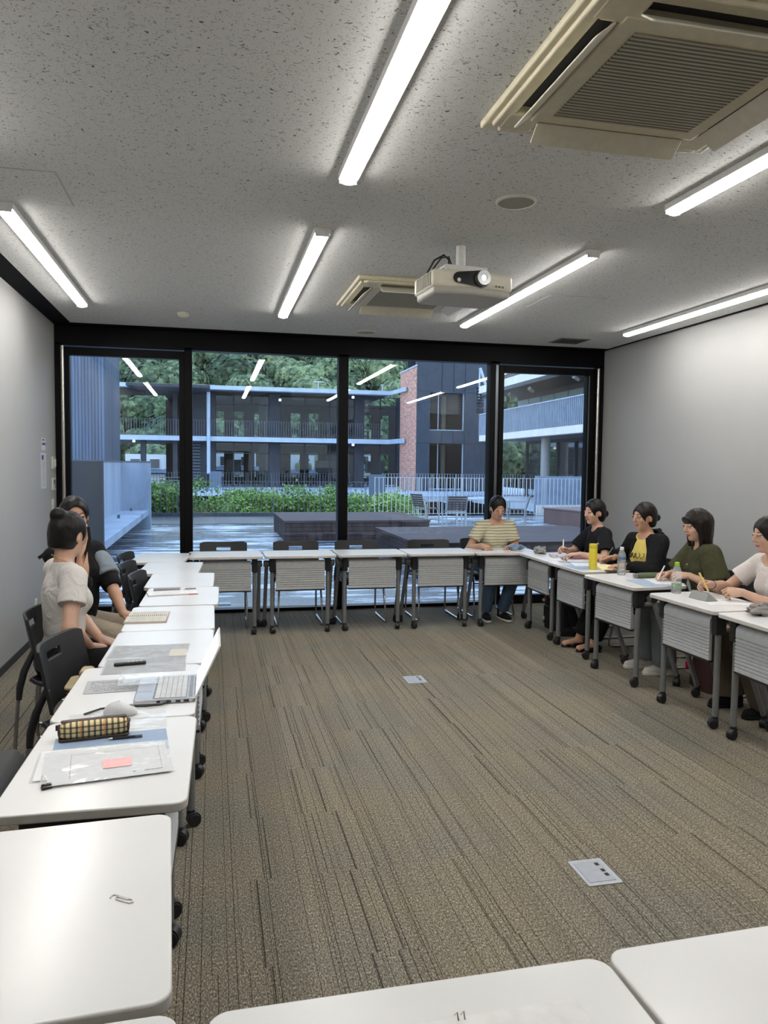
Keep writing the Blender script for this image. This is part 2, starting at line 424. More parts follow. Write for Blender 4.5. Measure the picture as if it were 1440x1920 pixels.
hatch('square ceiling hatch between the projector and the right tube lights', 2.74, 5.63, .46, .46)
v = thing('air_vent', 'dark slatted air vent in the ceiling near the right window corner', 'air vent', (3.6, 7.29, ZC))
q = MB().b2((-.16, -.15, -.006), (.16, -.135, 0)).b2((-.16, .135, -.006), (.16, .15, 0)).b2((-.16, -.15, -.006), (-.145, .15, 0)).b2((.145, -.15, -.006), (.16, .15, 0))
q.build('vent_frame', plain('vent_grey', srgb(120, 120, 118), .5), v)
q = MB()
for i in range(9): q.box((0, -.12+.03*i, -.003), (.29, .018, .003), (R(25), 0, 0))
q.build('vent_slats', plain('vent_dark', srgb(60, 60, 60), .5), v)

# ---------------------------------------------------------------- projector
pj = thing('projector', 'cream ceiling projector with lit lens hanging from a bracket', 'projector', (1.435, 4.32, 2.508), R(5))
M_pj = plain('projector_shell', srgb(214, 208, 190), .35); M_pj2 = plain('projector_base', srgb(168, 165, 156), .5)
def pj_sec(w, d, cx=0):  # rounded outline with bulging front
    pts = []
    for i in range(13):
        t = -1+2*i/12; pts.append((cx+w/2*t, -d/2-.035*(1-t*t)))
    pts += [(w/2, d/2-.04), (w/2-.04, d/2), (-w/2+.04, d/2), (-w/2, d/2-.04)]; return pts
MB().prism(pj_sec(.50, .34), .035, .135).build('shell', M_pj, pj, bevel=.022, seg=4)
MB().prism(pj_sec(.47, .32), 0, .05).build('underside', M_pj2, pj, bevel=.015, seg=3)
q = MB(); q.T = Matrix.Rotation(0, 4, 'X')
pts = []
for (cx_, r_, a0, a1) in ((.035, .048, 90, -90), (-.105, .030, 270, 90)):
    for i in range(9):
        a = R(a0+(a1-a0)*i/8); pts.append((cx_+r_*math.cos(a), r_*math.sin(a)))
vs = [(x, -.216+.035*(x*4)**2, .088+z) for x, z in pts]+[(x, -.18, .088+z) for x, z in pts]; n = len(pts)
q._add(vs, [tuple(range(n))]+[(i, n+i, n+(i+1) % n, (i+1) % n) for i in range(n)])
q.build('lens_surround', plain('gloss_black', (.01, .01, .012), .15), pj, label='glossy black oval around the lens')
q = MB().cyl((.035, -.243, .09), (.035, -.16, .09), .041, .045, n=28); q.build('lens_ring', plain('lens_ring_grey', (.35, .36, .36), .3, .8), pj)
q = MB().sphere((.035, -.232, .09), (.031, .014, .031)); q.build('lens_barrel', plain('lens_dark_glass', (.01, .03, .03), .05), pj)
q = MB().sphere((.032, -.246, .088), (.014, .004, .016)); q.build('lens_glow', emit('projector_light', (.75, 1.0, .95), 5), pj, label='lit pale green lens')
q = MB().sphere((-.103, -.208, .073), (.012, .006, .012)); q.build('focus_sensor', plain('pale_button', (.7, .7, .66), .4), pj)
q = MB().sphere((.135, -.186, .098), (.012, .005, .013)); q.build('infrared_window', plain('ir_window', (.25, .25, .22), .3), pj)
q = MB()
for i in range(9): q.b2((-.253, -.15+.027*i, .05), (-.248, -.136+.027*i, .12))
q.build('side_vents', plain('vent_slot', srgb(120, 116, 100), .6), pj)
q = MB()
for i in range(3): q.b2((.125+.022*i, -.20+.004*i, .052), (.137+.022*i, -.188+.004*i, .062))
q.build('front_slots', plain('vent_slot', srgb(120, 116, 100), .6), pj)
q = MB()
for sx in (-.17, .2): q.cyl((sx, -.11, .13), (sx, -.11, .148), .013)
q.b2((-.15, -.03, .15), (.17, .17, .158)).b2((-.12, -.035, .158), (.15, -.03, .20)).b2((-.10, .0, .20), (.13, .14, .212)).b2((-.12, .14, .158), (.15, .145, .2))
for i in range(4): q.cyl((-.09+.07*i, -.042, .178), (-.09+.07*i, -.034, .178), .008)
q.cyl((.02, .06, .21), (.02, .06, .342), .028, n=20)
q.build('ceiling_bracket', M_whitemetal, pj)
q = MB(); q.tube([(-.16, .1, .10), (-.19, .06, .17), (-.16, .03, .235), (-.10, .03, .27), (-.06, .05, .25), (-.05, .08, .18)], .006)
q.tube([(-.14, .1, .12), (-.16, .05, .19), (-.12, .02, .25), (-.07, .03, .262), (-.03, .06, .20)], .005)
q.b2((-.21, .0, .135), (-.11, .10, .15)); q.build('power_cable', plain('black_rubber', (.012, .012, .012), .5), pj)

# ---------------------------------------------------------------- things on the left wall
M_pl = plain('white_switch_plastic', srgb(215, 214, 205), .4); M_paper = plain('paper_white', (.72, .73, .74), .7)
M_ink = plain('print_ink', (.10, .11, .14), .7); M_blueink = plain('blue_print', srgb(60, 80, 150), .6)
def text_lines(mb, x0, x1, y0, y1, n, z, h=.0012, seed=1):
    """printed lines of small type: little dashes of differing length"""
    r_ = random.Random(seed)
    for i in range(n):
        y = y0+(y1-y0)*(i+.5)/n; x = x0
        while x < x1-(x1-x0)*.08:
            w = r_.uniform(.03, .12)*(x1-x0); w = min(w, x1-x)
            if r_.random() < .86: mb.b2((x, y-h/2, z), (x+w, y+h/2, z+.0002))
            x += w+(x1-x0)*.02
def wall_thing(name, label, cat, y, z):
    t = thing(name, label, cat, (XL, y, z)); t.rotation_euler = (R(90), 0, R(90)); return t     # local x -> +Y, local y -> up, local z -> +X
t = wall_thing('wall_notice', 'long white paper notice taped to the left wall', 'notice', 7.36, 1.46)
MB().b2((-.105, -.16, 0), (.105, .16, .002)).build('sheet', M_paper, t)
q = MB(); text_lines(q, -.085, .085, .14, -.14, 22, .0021, .003, 3); q.build('printed_text', M_ink, t)
MB().b2((-.085, .10, .0024), (.0, .14, .0027)).build('printed_block', M_blueink, t)
t = wall_thing('wall_sign', 'small white and blue sign above the paper notice on the left wall', 'sign', 7.37, 1.70)
MB().b2((-.075, -.055, 0), (.075, .055, .003)).build('sheet', M_paper, t)
MB().b2((-.07, -.01, .0031), (.07, .012, .0034)).b2((-.06, .03, .0031), (.02, .045, .0034)).build('blue_print', M_blueink, t)
def switch(name, label, y, z, w, h, extra):
    t = wall_thing(name, label, 'wall switch', y, z)
    MB().rslab((0, 0, .006), (w, h, .012), .008).build('cover_plate', M_pl, t, bevel=.002)
    extra(t); return t
def ex1(t): MB().b2((-.028, -.03, .012), (-.004, .03, .017)).b2((.012, -.035, .012), (.045, .035, .022)).build('rocker', M_pl, t)
def ex2(t):
    MB().b2((-.03, .0, .012), (.012, .04, .014)).build('display', plain('lcd_grey', (.05, .06, .06), .3), t)
    q = MB()
    for i in range(6): q.b2((.02, -.04+.014*i, .012), (.05, -.03+.014*i, .015))
    q.build('button_column', plain('button_grey', (.2, .2, .2), .5), t)
def ex3(t): MB().b2((-.012, -.035, .012), (.012, .035, .016)).build('rocker', plain('button_pale', (.5, .5, .48), .5), t)
switch('light_switch', 'pale light switch pair beside the window, above the air conditioner control', 7.78, 1.53, .14, .12, ex1)
switch('thermostat', 'white air conditioner control with dark display beside the window', 7.78, 1.33, .15, .12, ex2)
switch('socket_plate', 'small white wall plate under the air conditioner control', 7.72, 1.13, .06, .12, ex3)
switch('power_socket', 'white power socket low on the left wall behind the seated women', 6.95, .30, .06, .13, ex3)

# ---------------------------------------------------------------- floor boxes
M_fb = plain('floor_box_grey', srgb(178, 182, 188), .45, .2)
def floor_box(label, loc, rz=0):
    t = thing('floor_outlet', label, 'floor outlet', loc, rz, group='floor outlet plates')
    MB().rslab((0, 0, .002), (.140, .178, .004), .006).build('frame', M_fb, t, bevel=.001)
    MB().rslab((-.002, 0, .0045), (.108, .14, .003), .004).build('lid', plain('floor_box_lid', srgb(165, 170, 178), .4, .2), t, bevel=.0008)
    q = MB()
    for x, y in ((.032, .045), (.034, -.0), (.034, -.03)): q.b2((x-.008, y-.010, .006), (x+.008, y+.010, .0064))
    q.build('cable_slots', M_slot, t)
floor_box('grey floor outlet plate in the carpet nearest the viewer', (1.419, 2.545, 0))
floor_box('grey floor outlet plate in the carpet in front of the window tables', (1.424, 5.19, 0))
# ================================================================== TABLES
def mat_laminate():
    m, nt, b = newmat('white_laminate')
    n = nd(nt, 'ShaderNodeTexNoise', Scale=3.0, Detail=4.0); nt.links.new(coords(nt), n.inputs['Vector'])
    nt.links.new(ramp(nt, n.outputs[0], [(.3, (.80, .80, .80)), (.7, (.84, .84, .835))]), b.inputs['Base Color'])
    b.inputs['Roughness'].default_value = .24
    return m
M_top = mat_laminate()
M_edge = plain('white_edge_band', (.62, .60, .57), .4)
M_leg = plain('grey_powder_coat', srgb(128, 130, 132), .38, .35)
M_pan = plain('silver_grey_panel', srgb(196, 198, 200), .42, .25)
M_blk = plain('black_plastic', (.013, .013, .015), .42)
def make_table():
    t = thing('folding_table', '', 'table', group='white folding tables set in a square')
    W, D, Z = .65, .45, .72
    q = MB(); q.rslab((0, 0, Z-.0125), (W, D, .025), .035, 6)
    o = q.build('tabletop', [M_top, M_edge], t, bevel=.004, seg=2, ang=50)
    for p in o.data.polygons:
        if abs(p.normal.z) < .5: p.material_index = 1
    # modesty panel: curled top, horizontal ribs
    prof = []                                    # (y, z)
    for i in range(7):
        a = R(90-90*i/6); prof.append((.155+.035*math.cos(a)-.0, .635+.035*math.sin(a)))
    z = .625; prof.append((.19, z))
    z = .598
    for i in range(9):
        prof += [(.1905, z), (.183, z-.004), (.1905, z-.008)]; z -= .0205
    prof.append((.1905, .405)); prof.append((.18, .398)); prof.append((.17, .398))
    for k in range(len(prof)): prof[k] = (prof[k][0]-.02, prof[k][1])
    n = len(prof); w = .222
    vs = [(-w, y, zz) for y, zz in prof]+[(w, y, zz) for y, zz in prof]
    back = [(.150, .42), (.150, .60), (.125, .655)]
    bn = n+len(back); vs = [(-w, y, zz) for y, zz in prof+back]+[(w, y, zz) for y, zz in prof+back]
    q = MB(); q._add(vs, [(i, bn+i, bn+(i+1) % bn, (i+1) % bn) for i in range(bn)]+[tuple(range(bn)), tuple(range(2*bn-1, bn-1, -1))])
    q.build('modesty_panel', M_pan, t, ang=25)
    MB().b2((-.225, .14, .392), (.225, .172, .404)).build('panel_trim', M_blk, t)
    q = MB().cyl((-.30, .055, .635), (.30, .055, .635), .012, n=12); q.build('pivot_rod', M_leg, t)
    for s in (-1, 1):
        x = s*.255
        q = MB(); q.cyl((x, .135, .075), (x, .135, .60), .0185, n=18)
        q.build('front_leg', M_leg, t)
        q = MB(); q.b2((x-.024, .095, .565), (x+.024, .168, .700)).b2((x-.02, -.17, .655), (x+.02, .12, .697))
        q.build('bracket', M_blk, t, bevel=.008, seg=3)
        q = MB(); q.cyl((x+s*.02, .055, .632), (x+s*.068, .055, .632), .030, n=22); hb = q.build('pivot_knob', M_leg, t, bevel=.004)
        q = MB(); q.cyl((x+s*.0680, .055, .632), (x+s*.0720, .055, .632), .026, n=22); q.build('knob_cap', M_blk, hb)
        q = MB(); q.tube([(x+s*.045, .05, .63), (x+s*.050, -.15, .12), (x+s*.050, -.165, .075)], .0175, 14); q.build('rear_leg', M_leg, t)
        for (cx_, cy_, a) in ((x, .135, 20*s), (x+s*.05, -.17, -35*s)):
            q = MB(); q.T = Matrix.Translation((cx_, cy_, 0)) @ Matrix.Rotation(R(a), 4, 'Z')
            q.cyl((0, 0, .05), (0, 0, .085), .016, .0185, 14)
            q.cyl((-.0205, .012, .027), (-.006, .012, .027), .027, n=22).cyl((.006, .012, .027), (.0205, .012, .027), .027, n=22)
            q.cyl((-.007, .012, .027), (.007, .012, .027), .012, n=12)
            q.box((0, .004, .050), (.036, .036, .022)); q.cyl((-.016, .012, .032), (.016, .012, .032), .0292, n=22)
            q.build('caster', M_blk, t, bevel=.002)
    return t
def C_(x0, x1, y0, y1): return ((x0+x1)/2, (y0+y1)/2)
TB = [  # x, y, heading (deg), label
 (-.432, 6.822, -90-5, 'white folding table in the far left corner, end of the left row by the window'),
 (-.312, 6.148, -90-3, 'white folding table second from the window in the left row, empty top'),
 (-.212, 5.49, -90-1, 'white folding table third from the window in the left row, empty top'),
 (-.185, 4.825, -90-1, 'white folding table carrying the spiral notepad and grey pencil tray'),
 (-.213, 4.148, -90, 'white folding table carrying the open pale notebook beside the seated women'),
 (-.222, 3.490, -90-1, 'white folding table carrying the clear sleeves behind the laptop'),
 (-.276, 2.832, -90-1, 'white folding table carrying the silver laptop'),
 (-.280, 2.176, -90-1, 'white folding table carrying the plaid pencil case and plastic sleeves'),
 (-.303, 1.462, -90+3, 'white folding table with only a white paper clip on it, left foreground'),
 (-.372, .895, 1, 'white folding table at the bottom left corner of the picture, mostly cut off'),
 (.315, .888, 0, 'white folding table at the bottom edge with a white sheet on it'),
 (.975, .905, 1, 'white folding table at the bottom right corner of the picture'),
 (.118, 7.015, 180, 'white folding table at the left end of the window row'),
 (.786, 7.015, 180, 'white folding table second from left in the window row'),
 (1.455, 7.015, 180, 'white folding table third from left in the window row'),
 (2.12, 7.012, 180, 'white folding table fourth from left in the window row, beside the striped shirt'),
 (2.785, 6.985, 180-2, 'white folding table in front of the person in the striped shirt'),
 (3.088, 6.425, 90-1, 'white folding table with grey pouch and papers, first of the right row from the window'),
 (3.075, 5.762, 90+1, 'white folding table with the yellow flask on it'),
 (3.030, 4.995, 90+4, 'white folding table with the white-capped bottle and green pencil case'),
 (3.040, 4.128, 90+2, 'white folding table with the green-capped bottle and grey stand pouch'),
 (3.040, 3.440, 90, 'white folding table with the grey knitted pouch, cut off at the right edge'),
]
T0 = make_table()
for i, (x, y, a, lab) in enumerate(TB):
    o = T0 if i == 0 else copy_tree(T0)
    o.location = (x, y, 0); o.rotation_euler = (0, 0, R(a)); o['label'] = lab

# ================================================================== CHAIRS
M_seat = plain('charcoal_seat_plastic', (.022, .023, .026), .5, bmp=.05, nscale=600)
M_tubech = plain('chrome_chair_tube', (.42, .42, .43), .25, .9)
def make_chair():
    t = thing('stacking_chair', '', 'chair', group='black stacking chairs')
    def seat(u, v):
        x = (u-.5)*.43; y = -.20+.42*v
        z = .425+.018*(2*u-1)**2 + (.03*((.15-v)/.15)**2 if v < .15 else 0) - (.045*((v-.85)/.15)**2 if v > .85 else 0)
        return (x*(1-.08*(v > .9)), y, z)
    MB().grid(seat, 15, 17, .022).build('seat', M_seat, t, bevel=.006)
    # backrest: curved shell with a slot near the top
    def back(u, v):
        x = (u-.5)*(.455+.0*v); z = .50+.27*v; y = -.205-.055*v+.055*(2*u-1)**2
        z += (.014*(2*u-1)**2-.022*(2*u-1)**8)*v; return (x, y, z)
    nu, nv = 21, 17
    P = [[Vector(back(i/(nu-1), j/(nv-1))) for j in range(nv)] for i in range(nu)]
    q = MB(); vs = [p for r_ in P for p in r_]; o2 = nu*nv
    vs += [p+Vector((0, -.016, 0)) for p in vs]
    hole = lambda i, j: 7 <= i <= 12 and 11 <= j <= 12
    cell = {(i, j) for i in range(nu-1) for j in range(nv-1) if not hole(i, j)}
    fs = []
    for (i, j) in cell:
        a, b_, c, d = i*nv+j, (i+1)*nv+j, (i+1)*nv+j+1, i*nv+j+1
        fs += [(a, d, c, b_), (a+o2, b_+o2, c+o2, d+o2)]
        for (ni, nj, e0, e1) in ((i-1, j, a, d), (i+1, j, c, b_), (i, j-1, b_, a), (i, j+1, d, c)):
            if (ni, nj) not in cell: fs.append((e1, e0, e0+o2, e1+o2))
    q._add(vs, fs); q.build('backrest', M_seat, t, bevel=.004, ang=40)
    for s in (-1, 1):
        q = MB(); q.tube([(s*.20, -.19, .60), (s*.205, -.235, .50), (s*.21, -.255, .42), (s*.212, -.26, .36)], [.016, .02, .02, .016], 10, flat=.8)
        q.build('back_support', M_blk, t)
        pts = [(s*.212, -.262, .38), (s*.216, -.285, .05), (s*.218, -.275, .018), (s*.218, -.24, .011), (s*.218, .19, .011), (s*.216, .235, .022), (s*.212, .235, .06), (s*.200, .165, .36), (s*.195, .12, .408), (s*.19, -.1, .408)]
        MB().tube(pts, .0095, 10).build('sled_frame', M_tubech, t)
        MB().b2((s*.218-.013, .13, 0), (s*.218+.013, .17, .008)).b2((s*.218-.013, -.22, 0), (s*.218+.013, -.18, .008)).build('glide', M_blk, t)
    MB().cyl((-.21, -.05, .398), (.21, -.05, .398), .009).cyl((-.205, .165, .345), (.205, .165, .345), .007).build('cross_bar', M_tubech, t)
    return t
CHAIRS = [
 (.109, 7.36, 180, 'empty black chair behind the leftmost table of the window row'),
 (.82, 7.36, 180, 'empty black chair behind the second window row table from the left'),
 (1.44, 7.36, 180, 'empty black chair behind the third window row table from the left'),
 (2.20, 7.36, 180, 'empty black chair just left of the person in the striped shirt'),
 (2.81, 7.46, 180, 'black chair under the person in the striped shirt'),
 (-.50, 6.66, -99, 'empty black chair in the left row closest to the window'),
 (-.42, 6.03, -98, 'empty black chair in the left row, second from the window'),
 (-.29, 5.45, -97, 'empty black chair in the left row, third from the window'),
 (-.70, 4.86, -96, 'black chair under the woman covering her mouth'),
 (-.67, 4.20, -92, 'black chair under the woman with the hair bun'),
 (-.44, 3.46, -102, 'empty black chair with a beige studded bag on its seat'),
 (-.90, 2.86, -90, 'empty black chair at the far left edge, mostly outside the picture'),
 (3.58, 6.36, 90, 'black chair under the person in the black t-shirt'),
 (3.56, 5.62, 90, 'black chair under the person in the yellow shirt and black jacket'),
 (3.60, 4.88, 90, 'black chair under the person in the olive shirt'),
 (3.56, 4.14, 90, 'black chair under the person in the white t-shirt at the right edge'),
]
K0 = make_chair()
for i, (x, y, a, lab) in enumerate(CHAIRS):
    o = K0 if i == 0 else copy_tree(K0)
    o.location = (x, y, 0); o.rotation_euler = (0, 0, R(a)); o['label'] = lab
# ================================================================== OUTSIDE: terrace
def mat_wet_deck():
    m, nt, b = newmat('wet_terrace_stone')
    v = coords(nt, (.55, 3.2, 1)); n = nd(nt, 'ShaderNodeTexNoise', Scale=1.1, Detail=7.0, Roughness=.72); nt.links.new(v, n.inputs['Vector'])
    n2 = nd(nt, 'ShaderNodeTexNoise', Scale=.5, Detail=3.0); nt.links.new(coords(nt), n2.inputs['Vector'])
    f = math_(nt, 'ADD', math_(nt, 'MULTIPLY', n.outputs[0], .75), math_(nt, 'MULTIPLY', n2.outputs[0], .25))
    nt.links.new(ramp(nt, f, [(.40, (.03, .036, .045)), (.48, (.09, .105, .125)), (.54, (.42, .46, .50)), (.62, (.62, .66, .70))]), b.inputs['Base Color'])  # wet stone; pale streaks paint sky reflections into the base colour
    nt.links.new(ramp(nt, f, [(.40, (.35,)*3), (.50, (.16,)*3), (.58, (.6,)*3)]), b.inputs['Roughness'])
    br = nd(nt, 'ShaderNodeTexBrick', Scale=1.0); br.offset = 0; br.inputs['Mortar Size'].default_value = .006; br.inputs['Brick Width'].default_value = 1.2; br.inputs['Row Height'].default_value = .6
    nt.links.new(coords(nt), br.inputs['Vector'])
    bump(nt, b, math_(nt, 'SUBTRACT', math_(nt, 'MULTIPLY', n.outputs[0], .3), br.outputs['Fac']), .25, .01)
    return m
def mat_concrete(name, col, sc=1.0):
    m, nt, b = newmat(name)
    n = nd(nt, 'ShaderNodeTexNoise', Scale=1.5*sc, Detail=6.0); nt.links.new(coords(nt, (1, 1, .35)), n.inputs['Vector'])
    n2 = nd(nt, 'ShaderNodeTexNoise', Scale=40*sc, Detail=3.0); nt.links.new(coords(nt), n2.inputs['Vector'])
    f = math_(nt, 'ADD', math_(nt, 'MULTIPLY', n.outputs[0], .8), math_(nt, 'MULTIPLY', n2.outputs[0], .2))
    nt.links.new(ramp(nt, f, [(.32, tuple(c*.72 for c in col)), (.5, col), (.68, tuple(c*1.22 for c in col))]), b.inputs['Base Color'])
    b.inputs['Roughness'].default_value = .7; bump(nt, b, n2.outputs[0], .2, .01); return m
def mat_planks(name, c0, c1, scale, axis='X'):
    m, nt, b = newmat(name)
    w = nd(nt, 'ShaderNodeTexWave', Scale=scale, bands_direction=axis, wave_profile='SAW'); nt.links.new(coords(nt), w.inputs['Vector'])
    n = nd(nt, 'ShaderNodeTexNoise', Scale=2.0, Detail=6.0); nt.links.new(coords(nt, (1, 6, 1) if axis == 'Y' else (6, 1, 1)), n.inputs['Vector'])
    base = ramp(nt, n.outputs[0], [(.35, c0), (.65, c1)])
    gap = ramp(nt, w.outputs[1], [(.03, (.25,)*3), (.10, (1, 1, 1))])
    nt.links.new(mix(nt, 1.0, base, gap, 'MULTIPLY'), b.inputs['Base Color']); b.inputs['Roughness'].default_value = .6; b.inputs['Specular IOR Level'].default_value = .12
    bump(nt, b, gap, .4, .01); return m
M_deck = mat_wet_deck()
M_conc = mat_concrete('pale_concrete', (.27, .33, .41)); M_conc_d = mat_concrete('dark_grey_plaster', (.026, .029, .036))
M_wood = mat_planks('dark_stained_planks', (.050, .036, .036), (.090, .064, .062), 3.4, 'Y')
M_woodside = mat_planks('darker_planks_side', (.035, .026, .026), (.075, .055, .052), 3.4, 'Z')  # side boards in a darker tone than the deck top
struct('terrace_floor', MB().b2((-9, YB+.07, -.45), (14.5, 22.9, -.015)), M_deck)
struct('terrace_edge_kerb', MB().b2((-9, 19.9, -.015), (5.0, 22.9, .0)).b2((-9, 22.75, -.01), (5.0, 22.9, .10)), plain('dark_wet_kerb', (.05, .06, .075), .3, var=.2, nscale=3))
struct('terrace_wall_below', MB().b2((-9, 22.9, -4), (14.5, 23.0, -.2)), M_conc_d)
struct('drain_grate', MB().b2((-1.1, 8.45, -.014), (.2, 8.6, -.008)), plain('galvanised_grate', (.25, .28, .3), .4, .6, bmp=.5, nscale=120))
# concrete niche with bench
nw = thing('concrete_bench_niche', 'pale concrete wall niche with a long cantilevered bench, left outside the window', 'bench', (0, 0, 0))
MB().b2((-2.30, 10.9, -.02), (-2.08, 18.9, 1.56)).build('long_wall', M_conc, nw)
MB().b2((-2.08, 18.7, -.02), (-1.42, 18.9, 1.56)).build('end_wall', M_conc, nw)
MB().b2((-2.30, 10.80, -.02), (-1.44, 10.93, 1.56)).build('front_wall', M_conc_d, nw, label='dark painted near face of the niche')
MB().b2((-2.08, 10.93, .31), (-1.47, 18.7, .43)).build('bench_slab', M_conc, nw)
MB().b2((-2.33, 10.78, 1.56), (-2.06, 18.95, 1.585)).b2((-2.06, 18.68, 1.56), (-1.40, 18.95, 1.585)).build('coping', plain('coping_dark', (.10, .11, .13), .5), nw)
MB().b2((-1.85, 18.3, .43), (-1.80, 18.34, .50)).build('seat_divider', M_strip, nw); MB().b2((-1.85, 15.9, .43), (-1.80, 15.94, .50)).build('seat_divider', M_strip, nw)
def mat_ribs(name, c0, c1, s, ax='X'):
    m, nt, b = newmat(name)
    w = nd(nt, 'ShaderNodeTexWave', Scale=s, bands_direction=ax, Distortion=.0); nt.links.new(coords(nt), w.inputs['Vector'])
    n = nd(nt, 'ShaderNodeTexNoise', Scale=.9, Detail=5.0, Roughness=.6); nt.links.new(coords(nt, (3, 3, .12)), n.inputs['Vector'])
    c = ramp(nt, n.outputs[0], [(.36, c0), (.6, c1)])
    nt.links.new(mix(nt, 1.0, c, ramp(nt, w.outputs[1], [(.1, (.45,)*3), (.5, (1, 1, 1))]), 'MULTIPLY'), b.inputs['Base Color'])
    b.inputs['Roughness'].default_value = .5; b.inputs['Metallic'].default_value = .3; bump(nt, b, w.outputs[1], .6, .04); return m
M_ribs = mat_ribs('ribbed_blue_grey_cladding', (.050, .075, .12), (.11, .16, .25), 4.2)
tag(MB().b2((-7, 19.6, -.02), (-2.53, 22.6, 7.5)).build('ribbed_tower', M_ribs), 'dark blue-grey ribbed metal tower wall rising behind the concrete niche', 'tower')
# wooden platforms
def platform(label, x0, x1, y0, y1, h=.40):
    t = thing('wooden_platform', label, 'platform', ((x0+x1)/2, (y0+y1)/2, -.015), group='wooden platforms on the terrace')
    w, d = (x1-x0)/2, (y1-y0)/2
    MB().b2((-w, -d, h-.03), (w, d, h+.015)).build('deck_top', M_wood, t)
    MB().b2((-w+.02, -d+.02, 0), (w-.02, d-.02, h-.03)).build('side_boards', M_woodside, t)
    return t
platform('dark wooden platform farther out on the terrace, left of the outdoor chairs', 1.42, 4.52, 15.4, 18.22)
platform('large dark wooden platform on the terrace closest to the window', 2.95, 6.9, 10.75, 13.7)
# planter
pl = thing('planter_box', 'brown brick planter box on the terrace beside the right door', 'planter')
MB().prism([(9.0, 19.5), (9.4, 17.9), (12.6, 18.5), (12.0, 20.2)], -.015, .40).build('planter_wall', mat_concrete('reddish_brown_stone', (.16, .095, .085)), pl)
MB().prism([(8.97, 19.54), (9.38, 17.86), (12.66, 18.47), (12.04, 20.25)], .40, .43).build('planter_cap', mat_concrete('planter_cap_stone', (.22, .16, .15)), pl)
# railings
M_rail = plain('pale_galvanised_steel', (.50, .54, .58), .4, .5)
M_rail_d = plain('dark_railing_steel', (.12, .14, .17), .4, .5)
def railing(name, label, a, b_, h, z0, mat, sp=.125, r=.008, group=None):
    a, b_ = Vector((*a, z0)), Vector((*b_, z0)); L = (b_-a).length
    t = thing(name, label, 'railing', a, math.atan2(b_.y-a.y, b_.x-a.x), group)
    MB().b2((0, -.02, h-.012), (L, .02, h)).build('top_rail', mat, t, smooth=False)
    MB().b2((0, -.012, .06), (L, .012, .075)).build('bottom_rail', mat, t, smooth=False)
    q = MB(); n = int(L/sp)
    for i in range(n+1): q.box((i*sp, 0, h/2+.02), (r*2, r*2, h-.05))
    q.build('balusters', mat, t, smooth=False)
    q = MB()
    for i in range(int(L/1.4)+1): q.box((min(i*1.4, L-.01)+.002, .0, h/2), (.02, .045, h))
    q.build('posts', mat, t, smooth=False)
    return t
railing('terrace_railing', 'tall pale steel terrace railing behind the outdoor table', (4.9, 22.85), (13.8, 22.75), 1.2, -.015, M_rail, .135, .009, 'railings along the terrace edge')
railing('terrace_railing', 'thin terrace railing in front of the maple shrubs', (-2.4, 22.85), (4.9, 22.85), 1.05, -.015, M_rail_d, .16, .006, 'railings along the terrace edge')
# outdoor furniture
M_alu = plain('brushed_aluminium', (.36, .40, .44), .35, .7); M_slat = plain('dark_teak_slats', (.075, .06, .055), .5)
def garden_chair(label, loc, rz):
    t = thing('garden_chair', label, 'chair', loc, rz, 'outdoor chairs around the terrace table')
    for s in (-1, 1):
        MB().box((s*.25, .23, .32), (.028, .028, .64)).build('leg', M_alu, t)
        q = MB(); q.box((s*.25, -.22, .21), (.028, .028, .42)); q.box((s*.25, -.285, .63), (.028, .028, .46), (R(17), 0, 0)); q.build('leg', M_alu, t)
        MB().b2((s*.25-.025, -.25, .635), (s*.25+.025, .26, .66)).build('armrest', M_alu, t, bevel=.005)
    q = MB()
    for i in range(7): q.box((0, -.19+.065*i, .43), (.48, .052, .014))
    q.build('seat_slats', M_slat, t)
    q = MB()
    for i in range(6): q.box((0, -.245-.016*i, .50+.058*i), (.48, .014, .048), (R(17), 0, 0))
    q.build('back_slats', M_slat, t)
    q = MB().b2((-.25, .2, .40), (.25, .225, .43)).b2((-.25, -.225, .40), (.25, -.2, .43)); q.build('seat_rail', M_alu, t)
p = at_z(848, 991); garden_chair('outdoor slatted chair with its back to the window, left of the terrace table', (5.98, 18.25, -.015), R(-5))
garden_chair('outdoor slatted chair turned sideways at the left end of the terrace table', (5.62, 19.55, -.015), R(-68))
garden_chair('outdoor slatted chair right of the terrace table, behind the striped-shirt person', (7.95, 18.9, -.015), R(62))
tt = thing('terrace_table', 'pale square outdoor table between the slatted chairs', 'table', (6.95, 19.1, -.015))
MB().rslab((0, 0, .715), (1.2, .9, .03), .02).build('table_top', plain('pale_table_top', (.45, .50, .56), .3), tt, bevel=.004)
for sx in (-1, 1):
    for sy in (-1, 1): MB().box((sx*.5, sy*.36, .35), (.05, .05, .70)).build('leg', M_alu, tt)

# ================================================================== OUTSIDE: buildings (ground floor slab z=0)
M_fascia = plain('pale_blue_fascia', (.44, .54, .66), .45, var=.1, nscale=2)
M_dark = plain('dark_blue_grey_cladding', (.030, .038, .052), .55, var=.25, nscale=2)
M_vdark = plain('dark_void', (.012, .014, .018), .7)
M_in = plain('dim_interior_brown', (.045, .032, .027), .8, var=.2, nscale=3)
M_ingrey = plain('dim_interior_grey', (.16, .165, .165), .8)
M_bglass = glassy('far_glazing', (.82, .86, .88), .0, 1.5, .45, .0)
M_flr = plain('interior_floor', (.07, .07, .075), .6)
YA = 51.0; YS = 45.0
def zat(px, py, Y=YA): return at_y(px, py, Y).z
fb = thing('far_building', 'long dark two-storey building with pale floor edges across the courtyard', 'building')
X0, X1 = -12.0, 11.3
Z0 = 0.0; Z1 = at_y(500, 828.6, YA-.6).z+.02; Z2 = at_y(500, 733, YA-1).z-.05
